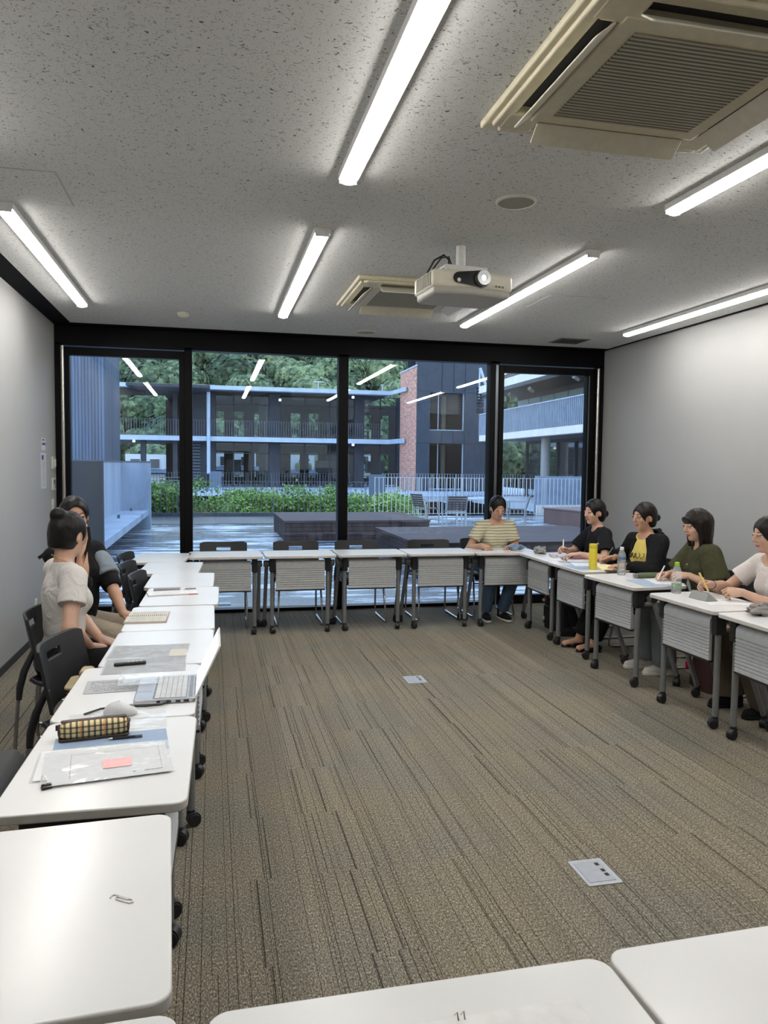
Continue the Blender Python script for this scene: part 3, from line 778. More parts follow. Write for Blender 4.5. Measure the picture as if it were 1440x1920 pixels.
Z1T = at_y(500, 820, YA-.6).z; Z2T = at_y(500, 725.5, YA-1).z; XJ = at_y(733, 736, YA-1).x
gz = MB()
gz.prism([(X0, YS-.6), (8.0, YS-.6), (8.3, 37.0), (11.0, 37.5), (16.0, 39.4), (22, 39.6), (22, 62), (X0, 62)], -.30, .0)
gz.build('ground_slab', M_fascia, fb)
MB().b2((X0, YA-.6, Z1-.02), (XJ, YA+.1, Z1T)).prism([(XJ, YA-.6), (XJ, YA+.1), (12.2, 47.5), (12.05, 47.3)], Z1-.02, Z1T).build('floor_edge', M_fascia, fb)
q = MB().b2((X0, YA-1.0, Z2+.05), (XJ, YA-.2, Z2T)); q.prism([(XJ, YA-1), (XJ, YA-.2), (12.2, 47.2), (12.05, 47)], Z2+.05, Z2T); q.build('roof_edge', M_fascia, fb)
q = MB().b2((-3.2, YA-.2, Z2+.06), (XJ, 62, Z2+.34)).b2((X0, YA-.2, Z2+.06), (-3.2, 56, Z2+.34)); q.build('roof_slab', M_dark, fb)
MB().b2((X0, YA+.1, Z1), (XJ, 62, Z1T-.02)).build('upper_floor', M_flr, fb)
MB().prism([(at_y(237,724,YA-3).x, YA-3.4), (-1.0+.9, YA-3.4), (-1.0+.9, YA-.4+3), (at_y(268,752,YA+3).x, YA+3)], Z2-.12, Z2+.06).build('entrance_canopy', M_dark, fb)
# front wall piers (from the photo's column positions)
def xat(px, Y=YA): return at_y(px, 800, Y).x
piers = [(394, 404), (505, 525), (665, 683)]
q = MB()
for a, c in piers: q.b2((xat(a, YA+1), YA+1.0, 0), (xat(c, YA+1), YA+1.5, Z2+.06))
q.b2((xat(745, YA+1), YA+1, 0), (xat(762, YA+1), YA+1.5, Z2+.06))
q.build('wall_piers', M_dark, fb)
MB().b2((xat(338, YA+1), YA+.9, 0), (xat(390, YA+1), YA+1.6, Z2+.1)).build('stair_core', M_dark, fb)
for a, b_ in ((404, 505), (525, 665), (683, 745)):
    xa, xb = xat(a, YA+1), xat(b_, YA+1)
    for z0, z1 in ((.05, Z1-.02), (Z1T, Z2+.06)):
        w = MB(); w.b2((xa, YA+1.2, z0), (xb, YA+1.26, z0+.06)).b2((xa, YA+1.2, z1-.06), (xb, YA+1.26, z1)).b2((xa, YA+1.2, z0+2.2), (xb, YA+1.26, z0+2.26))
        n = 2 if b_-a < 90 else 3
        for k in range(n+1):
            x = xa+(xb-xa)*k/n; w.b2((x-.04, YA+1.2, z0), (x+.04, YA+1.26, z1))
        f = w.build('window', M_dark, fb, smooth=False)
        MB().b2((xa, YA+1.22, z0), (xb, YA+1.24, z1)).build('pane', M_bglass, f, smooth=False)
# back wall with daylight openings
YBK = 60.0
ops = [(404, 420), (437, 457), (477, 493), (545, 563), (579, 597), (613, 630), (683, 697), (713, 730), (748, 756)]
q = MB(); xs = [X0+8.6]
for a, c in ops: xs += [xat(a, YBK), xat(c, YBK)]
xs.append(17.5)
for i in range(0, len(xs), 2): q.b2((xs[i], YBK, 0), (xs[i+1], YBK+.3, Z2+.1))
for i in range(1, len(xs)-1, 2):
    q.b2((xs[i], YBK, 0), (xs[i+1], YBK+.3, .55)).b2((xs[i], YBK, 2.45), (xs[i+1], YBK+.3, Z1+.65)).b2((xs[i], YBK, 5.6), (xs[i+1], YBK+.3, Z2+.1))
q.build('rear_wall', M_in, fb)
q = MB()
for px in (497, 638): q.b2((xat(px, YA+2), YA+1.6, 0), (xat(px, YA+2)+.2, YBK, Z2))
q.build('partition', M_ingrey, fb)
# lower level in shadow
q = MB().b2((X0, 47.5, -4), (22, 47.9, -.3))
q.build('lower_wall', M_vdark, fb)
q = MB()
for i in range(9): q.b2((-10+3.4*i, 44.6, -4), (-9.6+3.4*i, 45.0, -.3))
q.build('lower_columns', M_dark, fb)
# left open deck part: piers, beam
q = MB().b2((xat(323), YA+.5, 0), (xat(332), YA+.9, Z2)).b2((xat(262), YA+.4, 0), (xat(272), YA+.8, Z1)).b2((-9, YA+.5, 0), (-8.6, YA+.9, Z2))
q.build('deck_posts', M_dark, fb)
MB().b2((X0, YA+.1, Z2-.35), (-4.2, YA+.5, Z2+.06)).build('eaves_beam', plain('brown_beam', (.07, .06, .055), .7), fb)
# outdoor stair between the floors
st = MB()
for i in range(14): st.b2((-3.3+.17*i*0-.0, YA-1.4+.13*i, -2.0+.20*i), (-1.0, YA-1.15+.13*i, -1.95+.20*i))
st.build('lower_stair', M_ingrey, fb)
st = MB()
for i in range(13): st.b2((xat(352, YA), YA-.5+.1*i, .55+.2*i), (xat(375, YA), YA-.25+.1*i, .60+.2*i))
st.build('upper_stair', plain('blue_grey_tread', (.12, .17, .22), .5), fb)
MB().cyl((xat(391, YA-.7), YA-.7, .9), (xat(391, YA-.7), YA-.7, Z2+.1), .12, n=12).build('downpipe', M_fascia, fb, label='pale blue round downpipe')
MB().b2((xat(392), YA-.7, -.0), (xat(415), YA-.5, 1.05)).build('parapet_panel', plain('blue_panel', (.12, .17, .24), .6), fb)
MB().b2((xat(693, 37), 36.9, 0), (xat(723, 37), 37.05, 1.1)).build('parapet_panel', plain('blue_panel', (.12, .17, .24), .6), fb)
q = MB()
for px, py in ((662, 745), (662, 834), (525, 750), (251, 827)): c = at_y(px, py, YA-.9); q.box(c, (.14, .14, .14))
for i, px in enumerate((662, 664)): pass
q.build('soffit_lamps', emit('small_soffit_lamp', (1, .97, .9), 2.0), fb)
M_dd = plain('desk_dark', (.03, .04, .045), .5)
dk = thing('classroom_desk', 'small dark classroom desk dimly seen inside the far building', 'desk', (0, 0, 0), 0, 'desks inside the far building')
MB().b2((0, 0, .72), (.6, .6, .77)).build('desk_top', M_dd, dk, smooth=False)
for x in (.05, .48):
    for y in (.05, .5): MB().b2((x, y, 0), (x+.06, y+.06, .72)).build('leg', M_dd, dk, smooth=False)
kk = 0
for z in (.0, Z1T-.02):
    for i in range(11):
        o = dk if kk == 0 else copy_tree(dk); kk += 1; o.location = (1.3+i*.95, 55, z)
q = MB()
for a, c in ((424, 452), (592, 630), (686, 722)): q.b2((xat(a, 54), 54, 1.0), (xat(c, 54), 54.1, 1.85))
q.build('notice_screens', plain('grey_screen', (.09, .09, .085), .7), fb)
railing('balcony_railing', 'upper balcony railing on the far building', (-12, YA-.5), (XJ, YA-.5), 1.05, Z1T, M_rail_d, .16, .012, 'railings on the far building')
railing('balcony_railing', 'ground floor railing of the far building, left of the brick tower', (-12, YS-.5), (8.0, YS-.5), 1.05, 0, M_rail_d, .16, .012, 'railings on the far building')
railing('balcony_railing', 'pale railing around the brick tower base', (8.35, 37.1), (22, 39.6), 1.15, 0, M_rail, .16, .013, 'railings on the far building')
# roof wires
for lab, px, t0, t1 in (('left', 217, 703, 716), ('middle', 597, 716, 732), ('right', 717, 722, 735)):
    c0, c1 = at_y(px, t1, YA), at_y(px, t0, YA)
    t = MB().cyl(c0, c1, .035, n=8); t.b2((c1.x-.35 if lab == 'middle' else c1.x-.12, c1.y-.02, c1.z-.03), (c1.x+.35 if lab == 'middle' else c1.x+.12, c1.y+.02, c1.z+.03))
    tag(t.build('lightning_rod', M_rail), 'thin pale lightning rod on the far roof, %s one of three' % lab, 'rod', 'lightning rods on the far roof')
q = MB().tube([at_y(200, 703, YA), at_y(330, 708, YA), at_y(480, 713, YA), at_y(597, 718, YA), at_y(717, 724, YA), at_y(760, 726, YA)], .009, 5)
tag(q.build('roof_wire', M_rail_d), 'thin wire strung between the rods over the far roof', 'wire')

# brick tower with dark cladding
def mat_brick():
    m, nt, b = newmat('red_brick')
    v = nt.nodes.new('ShaderNodeTexCoord'); sp = nt.nodes.new('ShaderNodeSeparateXYZ'); nt.links.new(v.outputs['Object'], sp.inputs[0])
    cb = nt.nodes.new('ShaderNodeCombineXYZ'); nt.links.new(math_(nt, 'ADD', sp.outputs[0], sp.outputs[1]), cb.inputs[0]); nt.links.new(sp.outputs[2], cb.inputs[1])
    br = nd(nt, 'ShaderNodeTexBrick', Scale=1.0); nt.links.new(cb.outputs[0], br.inputs['Vector'])
    br.inputs['Color1'].default_value = rgb((.64, .29, .20)); br.inputs['Color2'].default_value = rgb((.48, .19, .13)); br.inputs['Mortar'].default_value = rgb((.52, .40, .34))
    br.inputs['Brick Width'].default_value = .42; br.inputs['Row Height'].default_value = .12; br.inputs['Mortar Size'].default_value = .018
    n = nd(nt, 'ShaderNodeTexNoise', Scale=5.0, Detail=6.0); nt.links.new(coords(nt), n.inputs['Vector'])
    nt.links.new(mix(nt, 1, br.outputs[0], ramp(nt, n.outputs[0], [(.35, (.7,)*3), (.65, (1.35,)*3)]), 'MULTIPLY'), b.inputs['Base Color'])
    b.inputs['Roughness'].default_value = .85; bump(nt, b, br.outputs['Fac'], -.4, .02); return m
M_brick = mat_brick()
M_clad = plain('slate_blue_cladding', (.034, .048, .070), .6, var=.22, nscale=4)
bt = thing('brick_tower', 'stair tower with a red brick side and slate blue cladding', 'tower')
TX0, TX1, TY = 12.22, 16.9, 44.9
MB().b2((TX0-.02, TY+.1, 0), (TX0+.4, TY+4.2, 7.62)).build('brick_side', M_brick, bt)
MB().b2((TX0-.06, TY+.02, 7.62), (TX0+.45, TY+4.25, 7.72)).build('brick_coping', M_fascia, bt)
xa, xb = xat(806, TY), xat(872, TY)
q = MB().b2((TX0, TY, 0), (xa, TY+.5, 9.2)).b2((xb, TY, 0), (TX1, TY+.5, 9.2))
for z0, z1 in ((zat(0, 838, TY)if False else 2.95, 3.75), (6.05, 9.2)): q.b2((xa, TY+.06, z0), (xb, TY+.5, z1))
q.b2((TX1-.3, TY+.5, 0), (TX1, TY+4.2, 9.2)).b2((TX0+.4, TY+4, 0), (TX1, TY+4.2, 9.2)).b2((TX0, TY, 9.1), (TX1, TY+4.2, 9.2))
q.build('cladding', M_clad, bt)
q = MB()
for k in (1, 2): q.b2((xa+(xb-xa)*k/3-.015, TY+.04, 2.95), (xa+(xb-xa)*k/3+.015, TY+.07, 3.75)).b2((xa+(xb-xa)*k/3-.015, TY+.04, 6.05), (xa+(xb-xa)*k/3+.015, TY+.07, 9.2))
q.b2((TX0, TY-.01, 2.95), (xa, TY+.02, 2.98)).b2((xb, TY-.01, 2.95), (TX1, TY+.02, 2.98)).b2((TX0, TY-.01, 6.1), (xa, TY+.02, 6.13)).b2((xb, TY-.01, 6.1), (TX1, TY+.02, 6.13))
q.build('panel_joints', M_vdark, bt)
for z0, z1 in ((.1, 2.95), (3.75, 6.05)):
    f = MB().b2((xa, TY+.3, z0), (xa+.06, TY+.4, z1)).b2((xb-.06, TY+.3, z0), (xb, TY+.4, z1)).b2((xa, TY+.3, z0), (xb, TY+.4, z0+.06)).b2((xa+.6, TY+.32, z0), (xa+.64, TY+.38, z1)).build('window', M_fascia, bt, smooth=False)
    MB().b2((xa, TY+.34, z0), (xb, TY+.36, z1)).build('pane', M_bglass, f, smooth=False)
MB().b2((xa, TY+3.6, 0), (xb, TY+3.7, 6.2)).b2((xa, TY+.4, 2.9), (xb, TY+3.7, 3.1)).build('dark_inside', M_in, bt)
MB().cyl((xa+1.35, TY+1.6, .1), (xa+1.35, TY+1.6, 6.0), .16).build('inner_column', plain('sandy_column', (.35, .28, .2), .7), bt)

# right wing
rw = thing('right_wing', 'two-storey wing with pale floor bands and a blue balcony on the right', 'building')
A = at_z(897, 817, 3.16); B = at_z(1095, 795, 3.16); d = (B-A).normalized(); nrm = Vector((-d.y, d.x, 0)); 
if nrm.x < 0: nrm = -nrm                       # away from us (to the right/back)
A2 = A+d*.1; Lw = (B-A).length+10.0
def wing(q, s0, s1, t0, t1, z0, z1):
    pts = [A2+d*s0+nrm*t0, A2+d*s1+nrm*t0, A2+d*s1+nrm*t1, A2+d*s0+nrm*t1]
    return q.prism([(p_.x, p_.y) for p_ in pts], z0, z1)
M_wfas = plain('white_fascia', (.84, .82, .76), .5, var=.08, nscale=2)
wing(MB(), 0, Lw, 0, .35, 2.86, 3.16).build('floor_edge', M_wfas, rw)
wing(MB(), 0, Lw, .35, 9, 2.9, 3.1).build('upper_floor', M_flr, rw)
wing(MB(), 1.3, Lw, -.5, .1, 5.20, 5.55).build('roof_edge', M_wfas, rw)
wing(MB(), 0, Lw, .1, 9, 5.22, 5.35).build('soffit', plain('brown_soffit', (.10, .085, .08), .7), rw)
q = MB()
p0, p1 = A2+d*1.3+nrm*(-.4), A2+d*Lw+nrm*(-.4); p2, p3 = p1+nrm*7, p0+nrm*7
vs = [(p0.x, p0.y, 5.55), (p1.x, p1.y, 5.55), (p2.x, p2.y, 8.6), (p3.x, p3.y, 8.6)]
q._add(vs+[(x, y, z-.12) for x, y, z in vs], [(0, 1, 2, 3), (7, 6, 5, 4), (0, 4, 5, 1), (1, 5, 6, 2), (2, 6, 7, 3), (3, 7, 4, 0)])
q.build('pitched_roof', plain('pale_metal_roof', (.42, .40, .40), .5), rw)
q = MB()
for i in range(9):
    t = .35+i*.78; a = p0+nrm*t; b_ = p1+nrm*t; z = 5.55+3.05*t/7
    q.tube([(a.x, a.y, z+.03), (b_.x, b_.y, z+.03)], .05, 5)
q.build('roof_ribs', plain('dark_roof_rib', (.12, .11, .11), .5), rw)
wing(MB(), 0, Lw, 2.2, 2.4, 3.16, 4.35).build('upper_wall', M_in, rw)
q = MB()
gl = plain('pale_green_panel', (.36, .46, .44), .3)
for i in range(int(Lw/1.5)): wing(q, i*1.5+.05, i*1.5+1.45, 2.1, 2.2, 4.35, 5.0)
q.build('clerestory_panels', gl, rw)
wing(MB(), 0, Lw, 2.05, 2.4, 5.0, 5.22).build('upper_beam', plain('brown_soffit', (.10, .085, .08), .7), rw)
wing(MB(), 0, Lw, .02, .06, 3.16, 4.22).build('balcony_panel', plain('blue_balcony_glass', (.085, .105, .15), .4, var=.2, nscale=2), rw)
q = MB()
for i in range(int(Lw/.16)): wing(q, i*.16, i*.16+.025, -.02, .02, 3.16, 4.25)
wing(q, 0, Lw, -.03, .05, 4.22, 4.27)
q.build('balcony_balusters', M_fascia, rw)
wing(MB(), 0, Lw, -.3, 9, -.32, 0).build('ground_slab', M_fascia, rw)
q = MB()
wing(q, 0, Lw, 2.6, 2.8, 0, .1); wing(q, 0, Lw, 2.6, 2.8, 2.75, 2.9)
for i in range(int(Lw/1.9)): wing(q, i*1.9, i*1.9+.07, 2.6, 2.75, 0, 2.9)
f = q.build('window', M_dark, rw, smooth=False)
wing(MB(), 0, Lw, 2.68, 2.70, .1, 2.8).build('pane', M_bglass, f, smooth=False)
wing(MB(), -7, Lw, 7.5, 7.7, 0, 5.2).build('inner_wall', M_in, rw)
for px in (1023,):
    for dd in (0, 7.0):
        k = 0
    # find the slab point whose pixel column is px
    e = ray(px, 850); e.z = 0
    # intersection of the sight line with the column line (t=.8)
    P0 = A2+nrm*.8; det = e.x*(-d.y)-e.y*(-d.x); tt_ = (P0.x*(-d.y)-P0.y*(-d.x))/det; c = Vector((e.x*tt_, e.y*tt_, 0))
    for c_ in (c, c-d*6.2): MB().cyl((c_.x, c_.y, -.3), (c_.x, c_.y, 2.9), .21, n=20).build('round_column', plain('pale_round_column', (.30, .31, .31), .4), rw)
q = MB()
for px, py in ((1000, 734), (1085, 712), (962, 744)): c = at_z(px, py, 4.95); q.cyl(c, c+Vector((-.25, -.1, .12)), .07, .10, 10)
q.build('spot_lamps', plain('pale_spot_housing', (.5, .5, .48), .4), rw)
# outside steel stair beside the tower
ss = thing('escape_stair', 'steel escape stair between the brick tower and the right wing', 'staircase')
q = MB(); yS = 43.5
q.tube([at_y(900, 690, yS), at_y(917, 742, yS)], .09, 6).tube([at_y(900, 690, yS), at_y(898, 748, yS)], .05, 6).tube([at_y(903, 750, yS), at_y(917, 748, yS)], .05, 6)
q.build('stringer', M_fascia, ss)
q = MB()
for i in range(9):
    c = at_y(900, 728+5.6*i, yS); q.box(c, (.28, .5, .09))
q.build('treads', M_vdark, ss)
c = at_y(911, 762, yS); MB().box(c, (.35, .1, .95)).build('side_panel', plain('blue_panel', (.12, .17, .24), .6), ss)
c = at_y(907, 795, yS); MB().box(c, (.5, .1, 1.3)).build('side_panel', plain('blue_panel', (.12, .17, .24), .6), ss)
# blue screen right of the terrace railing
t = thing('blue_screen_wall', 'pale blue slatted screen behind the brown planter', 'screen')
MB().b2((10.6, 23.6, -.3), (12.6, 23.75, 1.25)).build('panel', plain('pale_blue_screen', (.20, .27, .38), .5, var=.2, nscale=3), t)
MB().b2((10.6, 23.5, -.3), (12.6, 23.6, .28)).build('base', M_wfas, t)

# houses behind
M_hw = plain('pale_house_wall', (.78, .84, .88), .7); M_hr = plain('blue_tiled_roof', (.10, .15, .24), .5)
for i, (x, w, h, lab) in enumerate([(-5.6, 3.2, 2.3, 'pale house seen under the far left balcony'), (2.0, 3.6, 2.6, 'pale house seen through the left rooms of the far building'), (7.0, 4.0, 2.4, 'pale house seen through the middle rooms of the far building'), (12.5, 4.2, 2.8, 'pale house seen through the rooms beside the brick tower')]):
    h_ = thing('house', lab, 'house', (x, 68, -4), 0, 'houses behind the far building')
    MB().b2((-w/2, 0, 0), (w/2, 5, h+4)).build('walls', M_hw, h_)
    q = MB(); q.prism([(-w/2-.3, 0), (w/2+.3, 0), (w/2+.3, 5), (-w/2-.3, 5)], h+2.3, h+2.5); q._add([(-w/2-.3, -.4, h+2.4), (w/2+.3, -.4, h+2.4), (w/2+.3, .05, h+2.75), (-w/2-.3, .05, h+2.75)], [(0, 1, 2, 3)]); q.build('lean_to_roof', M_hr, h_)
    for k in (-1, 1):
        f = MB().b2((k*w/4-.45, -.05, h+2.75), (k*w/4+.45, 0, h+3.65)).build('window', M_wfas, h_)
        MB().b2((k*w/4-.38, -.08, h+2.82), (k*w/4+.38, -.05, h+3.58)).build('pane', M_strip, f)
struct('lower_ground', MB().b2((-80, 23, -4.2), (100, 78, -4)), plain('lower_yard', (.10, .11, .11), .8))

# ================================================================== wooded hill
hy = lambda y: -4+max(0, y-68)*.36
def hill(u, v):
    x = -90+230*u; y = 66+110*v; return (x, y, hy(y)+1.5*math.sin(x*.07)+1.2*math.sin(x*.03+y*.1)-1.0)
M_soil = plain('forest_floor', (.03, .045, .025), .9, var=.3, nscale=.5)
struct('hillside', MB().grid(hill, 40, 24), M_soil)
def mat_leaf(name, lo, mid, hi, sc=2.5, ):
    m, nt, b = newmat(name)
    n = nd(nt, 'ShaderNodeTexNoise', Scale=sc, Detail=5.0); nt.links.new(coords(nt), n.inputs['Vector'])
    oi = nt.nodes.new('ShaderNodeObjectInfo')
    f = math_(nt, 'ADD', n.outputs[0], math_(nt, 'MULTIPLY', math_(nt, 'SUBTRACT', oi.outputs['Random'], .5), .30))
    nt.links.new(ramp(nt, f, [(.3, lo), (.5, mid), (.72, hi)]), b.inputs['Base Color']); b.inputs['Roughness'].default_value = .7
    b.inputs['Specular IOR Level'].default_value = .2
    return m
M_f1 = mat_leaf('forest_leaves', (.030, .050, .026), (.095, .140, .068), (.27, .33, .16), 1.6)
def crown_mesh(seed, R0=3.6, n=2600):
    """one tree crown: leaf tufts scattered over a lumpy dome"""
    r_ = np.random.default_rng(seed)
    lob = r_.normal(size=(9, 3)); lob /= np.linalg.norm(lob, axis=1)[:, None]; lob[:, 2] = np.abs(lob[:, 2])*.8
    d = r_.normal(size=(n, 3)); d /= np.linalg.norm(d, axis=1)[:, None]; d[:, 2] = np.where(d[:, 2] < -.35, -d[:, 2], d[:, 2])
    rad = R0*(.62+.40*np.max(np.clip(d @ lob.T, 0, 1)**6, axis=1))*r_.uniform(.84, 1.04, n)
    P = d*rad[:, None]*np.array([1, 1, .95])
    q = MB(); vs = []; fs = []
    for i in range(n):
        c = P[i]; a = r_.normal(size=3); a -= a.dot(d[i])*d[i]*.75; a /= np.linalg.norm(a); b_ = np.cross(d[i], a); b_ /= np.linalg.norm(b_)+1e-6
        s = r_.uniform(.20, .44); k = len(vs); up = d[i]*s*.35
        for t in range(5):
            w = 2*PI*t/5; vs.append(tuple(c+(a*math.cos(w)+b_*math.sin(w))*s*r_.uniform(.6, 1.1)))
        vs.append(tuple(c+up)); fs += [(k+t, k+(t+1) % 5, k+5) for t in range(5)]
    q.v, q.f, q.mi = vs, fs, [0]*len(fs)
    q.sphere((0, 0, 0), (R0*.60, R0*.60, R0*.56), 12, 8)
    return q
M_trunk = plain('tree_bark', (.05, .045, .04), .9)
protos = []
for s in range(3):
    t = thing('forest_tree', 'round leafy tree in the dense wood on the hillside', 'tree', (0, 0, 0), 0, 'trees covering the hill behind')
    crown_mesh(11+s).build('crown', M_f1, t, smooth=True, ang=80)
    MB().cyl((0, 0, -5), (0, 0, 0), .3, .2, 8).build('trunk', M_trunk, t, smooth=False)
    protos.append(t)
k = 0; r_ = random.Random(3)
y = 72.0
while y < 150:
    half = (y*.60+12); x = -half*.42-6
    while x < half*.98:
        px = x+r_.uniform(-1.6, 1.6); py = y+r_.uniform(-1.5, 1.5)
        if k < 3: o = protos[k]
        else: o = copy_tree(protos[r_.randrange(3)])
        s = r_.uniform(.8, 1.3)*(1.0+.003*(y-72))
        o.location = (px, py, hy(py)+3.0*s); o.rotation_euler = (0, 0, r_.uniform(0, 6.28)); o.scale = (s, s, s*r_.uniform(.85, 1.15)); k += 1
        x += 5.0+.018*y
    y += 4.6+.03*(y-70)
NTREES = k
# maple shrubs behind the terrace edge
M_f2 = mat_leaf('fresh_maple_leaves', (.05, .12, .03), (.19, .33, .07), (.46, .60, .18), 4)
def nrm0(v): return v/np.linalg.norm(v)
def shrub(seed, W, H):
    r_ = np.random.default_rng(seed); q = MB(); vs = []; fs = []
    nb = 22; C = np.stack([r_.uniform(-W, W, nb), r_.uniform(-.7, .7, nb), H-(H+.45)*r_.uniform(0, 1, nb)**.75], 1)
    for c in C:
        m_ = 260; a = r_.normal(size=(m_, 3))*np.array([.27, .27, .10]); a[:, 2] -= .25*(a[:, 0]**2+a[:, 1]**2)
        for p_ in a+c:
            N_ = nrm0(r_.normal(size=3)*.75+np.array([0, -.5, .9])); u = nrm0(np.cross(N_, r_.normal(size=3))); w = np.cross(N_, u); w /= np.linalg.norm(w)+1e-6; s = r_.uniform(.025, .055); k_ = len(vs)
            for t in range(5):
                an = 2*PI*t/5; vs.append(tuple(p_+(u*math.cos(an)+w*math.sin(an))*s*(1 if t % 2 else .8)))
            fs.append((k_, k_+1, k_+2, k_+3, k_+4))
    q.v, q.f, q.mi = vs, fs, [0]*len(fs); return q, C
spots = [(-1.3, 24.6, 1.05, 1.25, 'leafy green maple shrub beside the end of the concrete niche'),
         (-.2, 25.4, 1.0, .62, 'leafy green maple shrub just left of the second window post'),
         (1.0, 24.8, 1.0, .98, 'leafy green maple shrub right of the second window post'),
         (2.3, 25.6, 1.0, .52, 'low maple shrub in front of the far building downpipe'),
         (3.6, 24.9, 1.1, .80, 'leafy maple shrub in the middle of the second window'),
         (4.9, 25.3, .9, .66, 'leafy maple shrub left of the central window post'),
         (6.0, 24.8, .55, .55, 'small maple shrub showing just right of the central window post')]
for i, (x, y, w, h, lab) in enumerate(spots):
    t = thing('maple_shrub', lab, 'shrub', (x, y, 0), 0, 'maple shrubs beyond the terrace')
    q, C = shrub(30+i, w, h); q.build('foliage', M_f2, t, smooth=False)
    b_ = MB()
    for c in C[:5]: b_.tube([(0, 0, -4), (c[0]*.2, c[1]*.2, -1.2), (c[0]*.7, c[1]*.7, c[2]-.5), tuple(c)], [.03, .02, .01, .004], 6)
    b_.build('stems', M_trunk, t)
# ================================================================== THINGS ON THE TABLES AND FLOOR
TZ = .72
def pen(name, label, a, b, col, r=.0045):
    t = thing(name, label, 'pen'); a, b = Vector(a), Vector(b); d = (b-a).normalized()
    MB().cyl(a+d*.012, b-d*.02, r, n=10).build('barrel', plain('pen_'+label[:12], col, .3), t)
    MB().cyl(a, a+d*.012, .0012, r, n=10).build('tip', M_steel, t); MB().cyl(b-d*.02, b, r*1.05, n=10).build('cap', plain('pen_cap_'+label[:12], tuple(min(1, c*.7+.1) for c in col), .3), t)
    return t
def quad_at(pts, z): return [(at_z(x, y, z).x, at_z(x, y, z).y) for x, y in pts]
M_sheet = plain('white_sheet', (.80, .81, .82), .6); M_cream = plain('cream_page', (.62, .60, .53), .7); M_bluep = plain('pale_blue_sheet', (.30, .40, .56), .6); M_greyp = plain('grey_print_sheet', (.42, .43, .45), .6)
def mat_film():
    m, nt, b = newmat('clear_plastic_film'); out = nt.nodes['Material Output']
    b.inputs['Base Color'].default_value = rgb((.92, .94, .96)); b.inputs['Roughness'].default_value = .12; b.inputs['Specular IOR Level'].default_value = .6
    n = nd(nt, 'ShaderNodeTexNoise', Scale=9.0, Detail=2.0, Distortion=.6); nt.links.new(coords(nt), n.inputs['Vector']); bump(nt, b, n.outputs[0], .35, .02)
    tr = nd(nt, 'ShaderNodeBsdfTransparent'); ms = nt.nodes.new('ShaderNodeMixShader'); ms.inputs[0].default_value = .26
    nt.links.new(tr.outputs[0], ms.inputs[1]); nt.links.new(b.outputs[0], ms.inputs[2]); nt.links.new(ms.outputs[0], out.inputs[0]); return m
M_film = mat_film()
class Pl:   # helper: local frame on a surface from 3 world corners (origin, x end, y end)
    def __init__(s, o, x, y, z):
        s.o = Vector((*o, z)); s.x = Vector((*x, z))-s.o; s.y = Vector((*y, z))-s.o; s.W = s.x.length; s.H = s.y.length; s.a = math.atan2(s.x.y, s.x.x)
def flat_thing(name, label, cat, c, z, w, h, rz, mat, th=.0006, r=.002, part=None, group=None):
    t = thing(name, label, cat, (c[0], c[1], z), R(rz), group)
    MB().rslab((0, 0, th/2), (w, h, th), r, 2).build(part or 'sheet', mat, t)
    return t
def lines_on(t, w, h, n, z, mat=None, seed=1, name='printed_text', x0=-.42, x1=.42, y0=.42, y1=-.42, lh=.0016):
    q = MB(); text_lines(q, w*x0, w*x1, h*y0, h*y1, n, z, lh, seed); q.build(name, mat or M_ink, t, smooth=False)

# left row -----------------------------------------------------------
t = thing('paper_clip', 'large white wire paper clip lying alone on the nearest left table', 'paper clip', (-.167, 1.447, TZ+.0012), R(-35))
MB().tube([(-.022, -.006, 0), (-.026, 0, 0), (-.022, .0065, 0), (.020, .0065, 0), (.0255, .001, 0), (.022, -.0045, 0), (-.010, -.0045, 0), (-.014, -.0005, 0), (-.010, .0035, 0), (.013, .0035, 0)], .0016, 8).build('wire', plain('white_coated_wire', (.75, .75, .74), .35), t)
bl = flat_thing('blue_folder', 'pale blue folder under the plaid pencil case', 'folder', (-.288, 2.285), TZ, .315, .17, 6, M_bluep, .0012)
fo = flat_thing('clear_folder', 'clear plastic folder lying under the folder with the pink note', 'folder', (-.310, 2.155), TZ+.0015, .315, .225, 5, M_film, .0012)
MB().rslab((0, 0, .0022), (.30, .21, .0012), .002).build('papers', M_sheet, fo)
fo = flat_thing('clear_folder', 'clear plastic folder with a pink note on the plaid pencil case table', 'folder', (-.272, 2.125), TZ+.005, .305, .222, 8, M_sheet, .0016, part='papers')
MB().rslab((-.004, .002, .0024), (.330, .240, .0012), .004).build('plastic_cover', M_film, fo)
MB().rslab((.018, -.015, .0036), (.075, .062, .0004), .001).build('sticky_note', plain('pink_note', srgb(248, 192, 192), .7), fo, label='pink sticky note')
q = MB(); text_lines(q, .055, .14, -.085, -.095, 1, .0034, .003, 5); q.build('printed_text', M_ink, fo, smooth=False)
q = MB().b2((-.10, -.09, .0032), (-.0990, .08, .0034)).b2((-.10, .08, .0032), (.13, .0808, .0034)).b2((.13, -.07, .0032), (.1308, .0808, .0034)); q.build('ruled_lines', M_greyp, fo, smooth=False)
bc = thing('binder_clip', 'small black binder clip with wire arms at the corner of the clear folder', 'clip', (-.408, 1.995, TZ+.001), R(25))
q = MB(); q._add([(-.012, -.010, 0), (.012, -.010, 0), (.012, .010, 0), (-.012, .010, 0), (-.012, -.001, .013), (.012, -.001, .013)], [(0, 3, 2, 1), (0, 1, 5, 4), (3, 4, 5, 2), (0, 4, 3), (1, 2, 5)]); q.build('clip_body', M_blk, bc, bevel=.001)
for s in (-1, 1): MB().tube([(-.005, s*.006, .013), (-.006, s*.018, .018), (-.002, s*.03, .022), (.004, s*.03, .022), (.006, s*.018, .018), (.005, s*.006, .013)], .0007, 6).build('wire_arm', M_steel, bc)
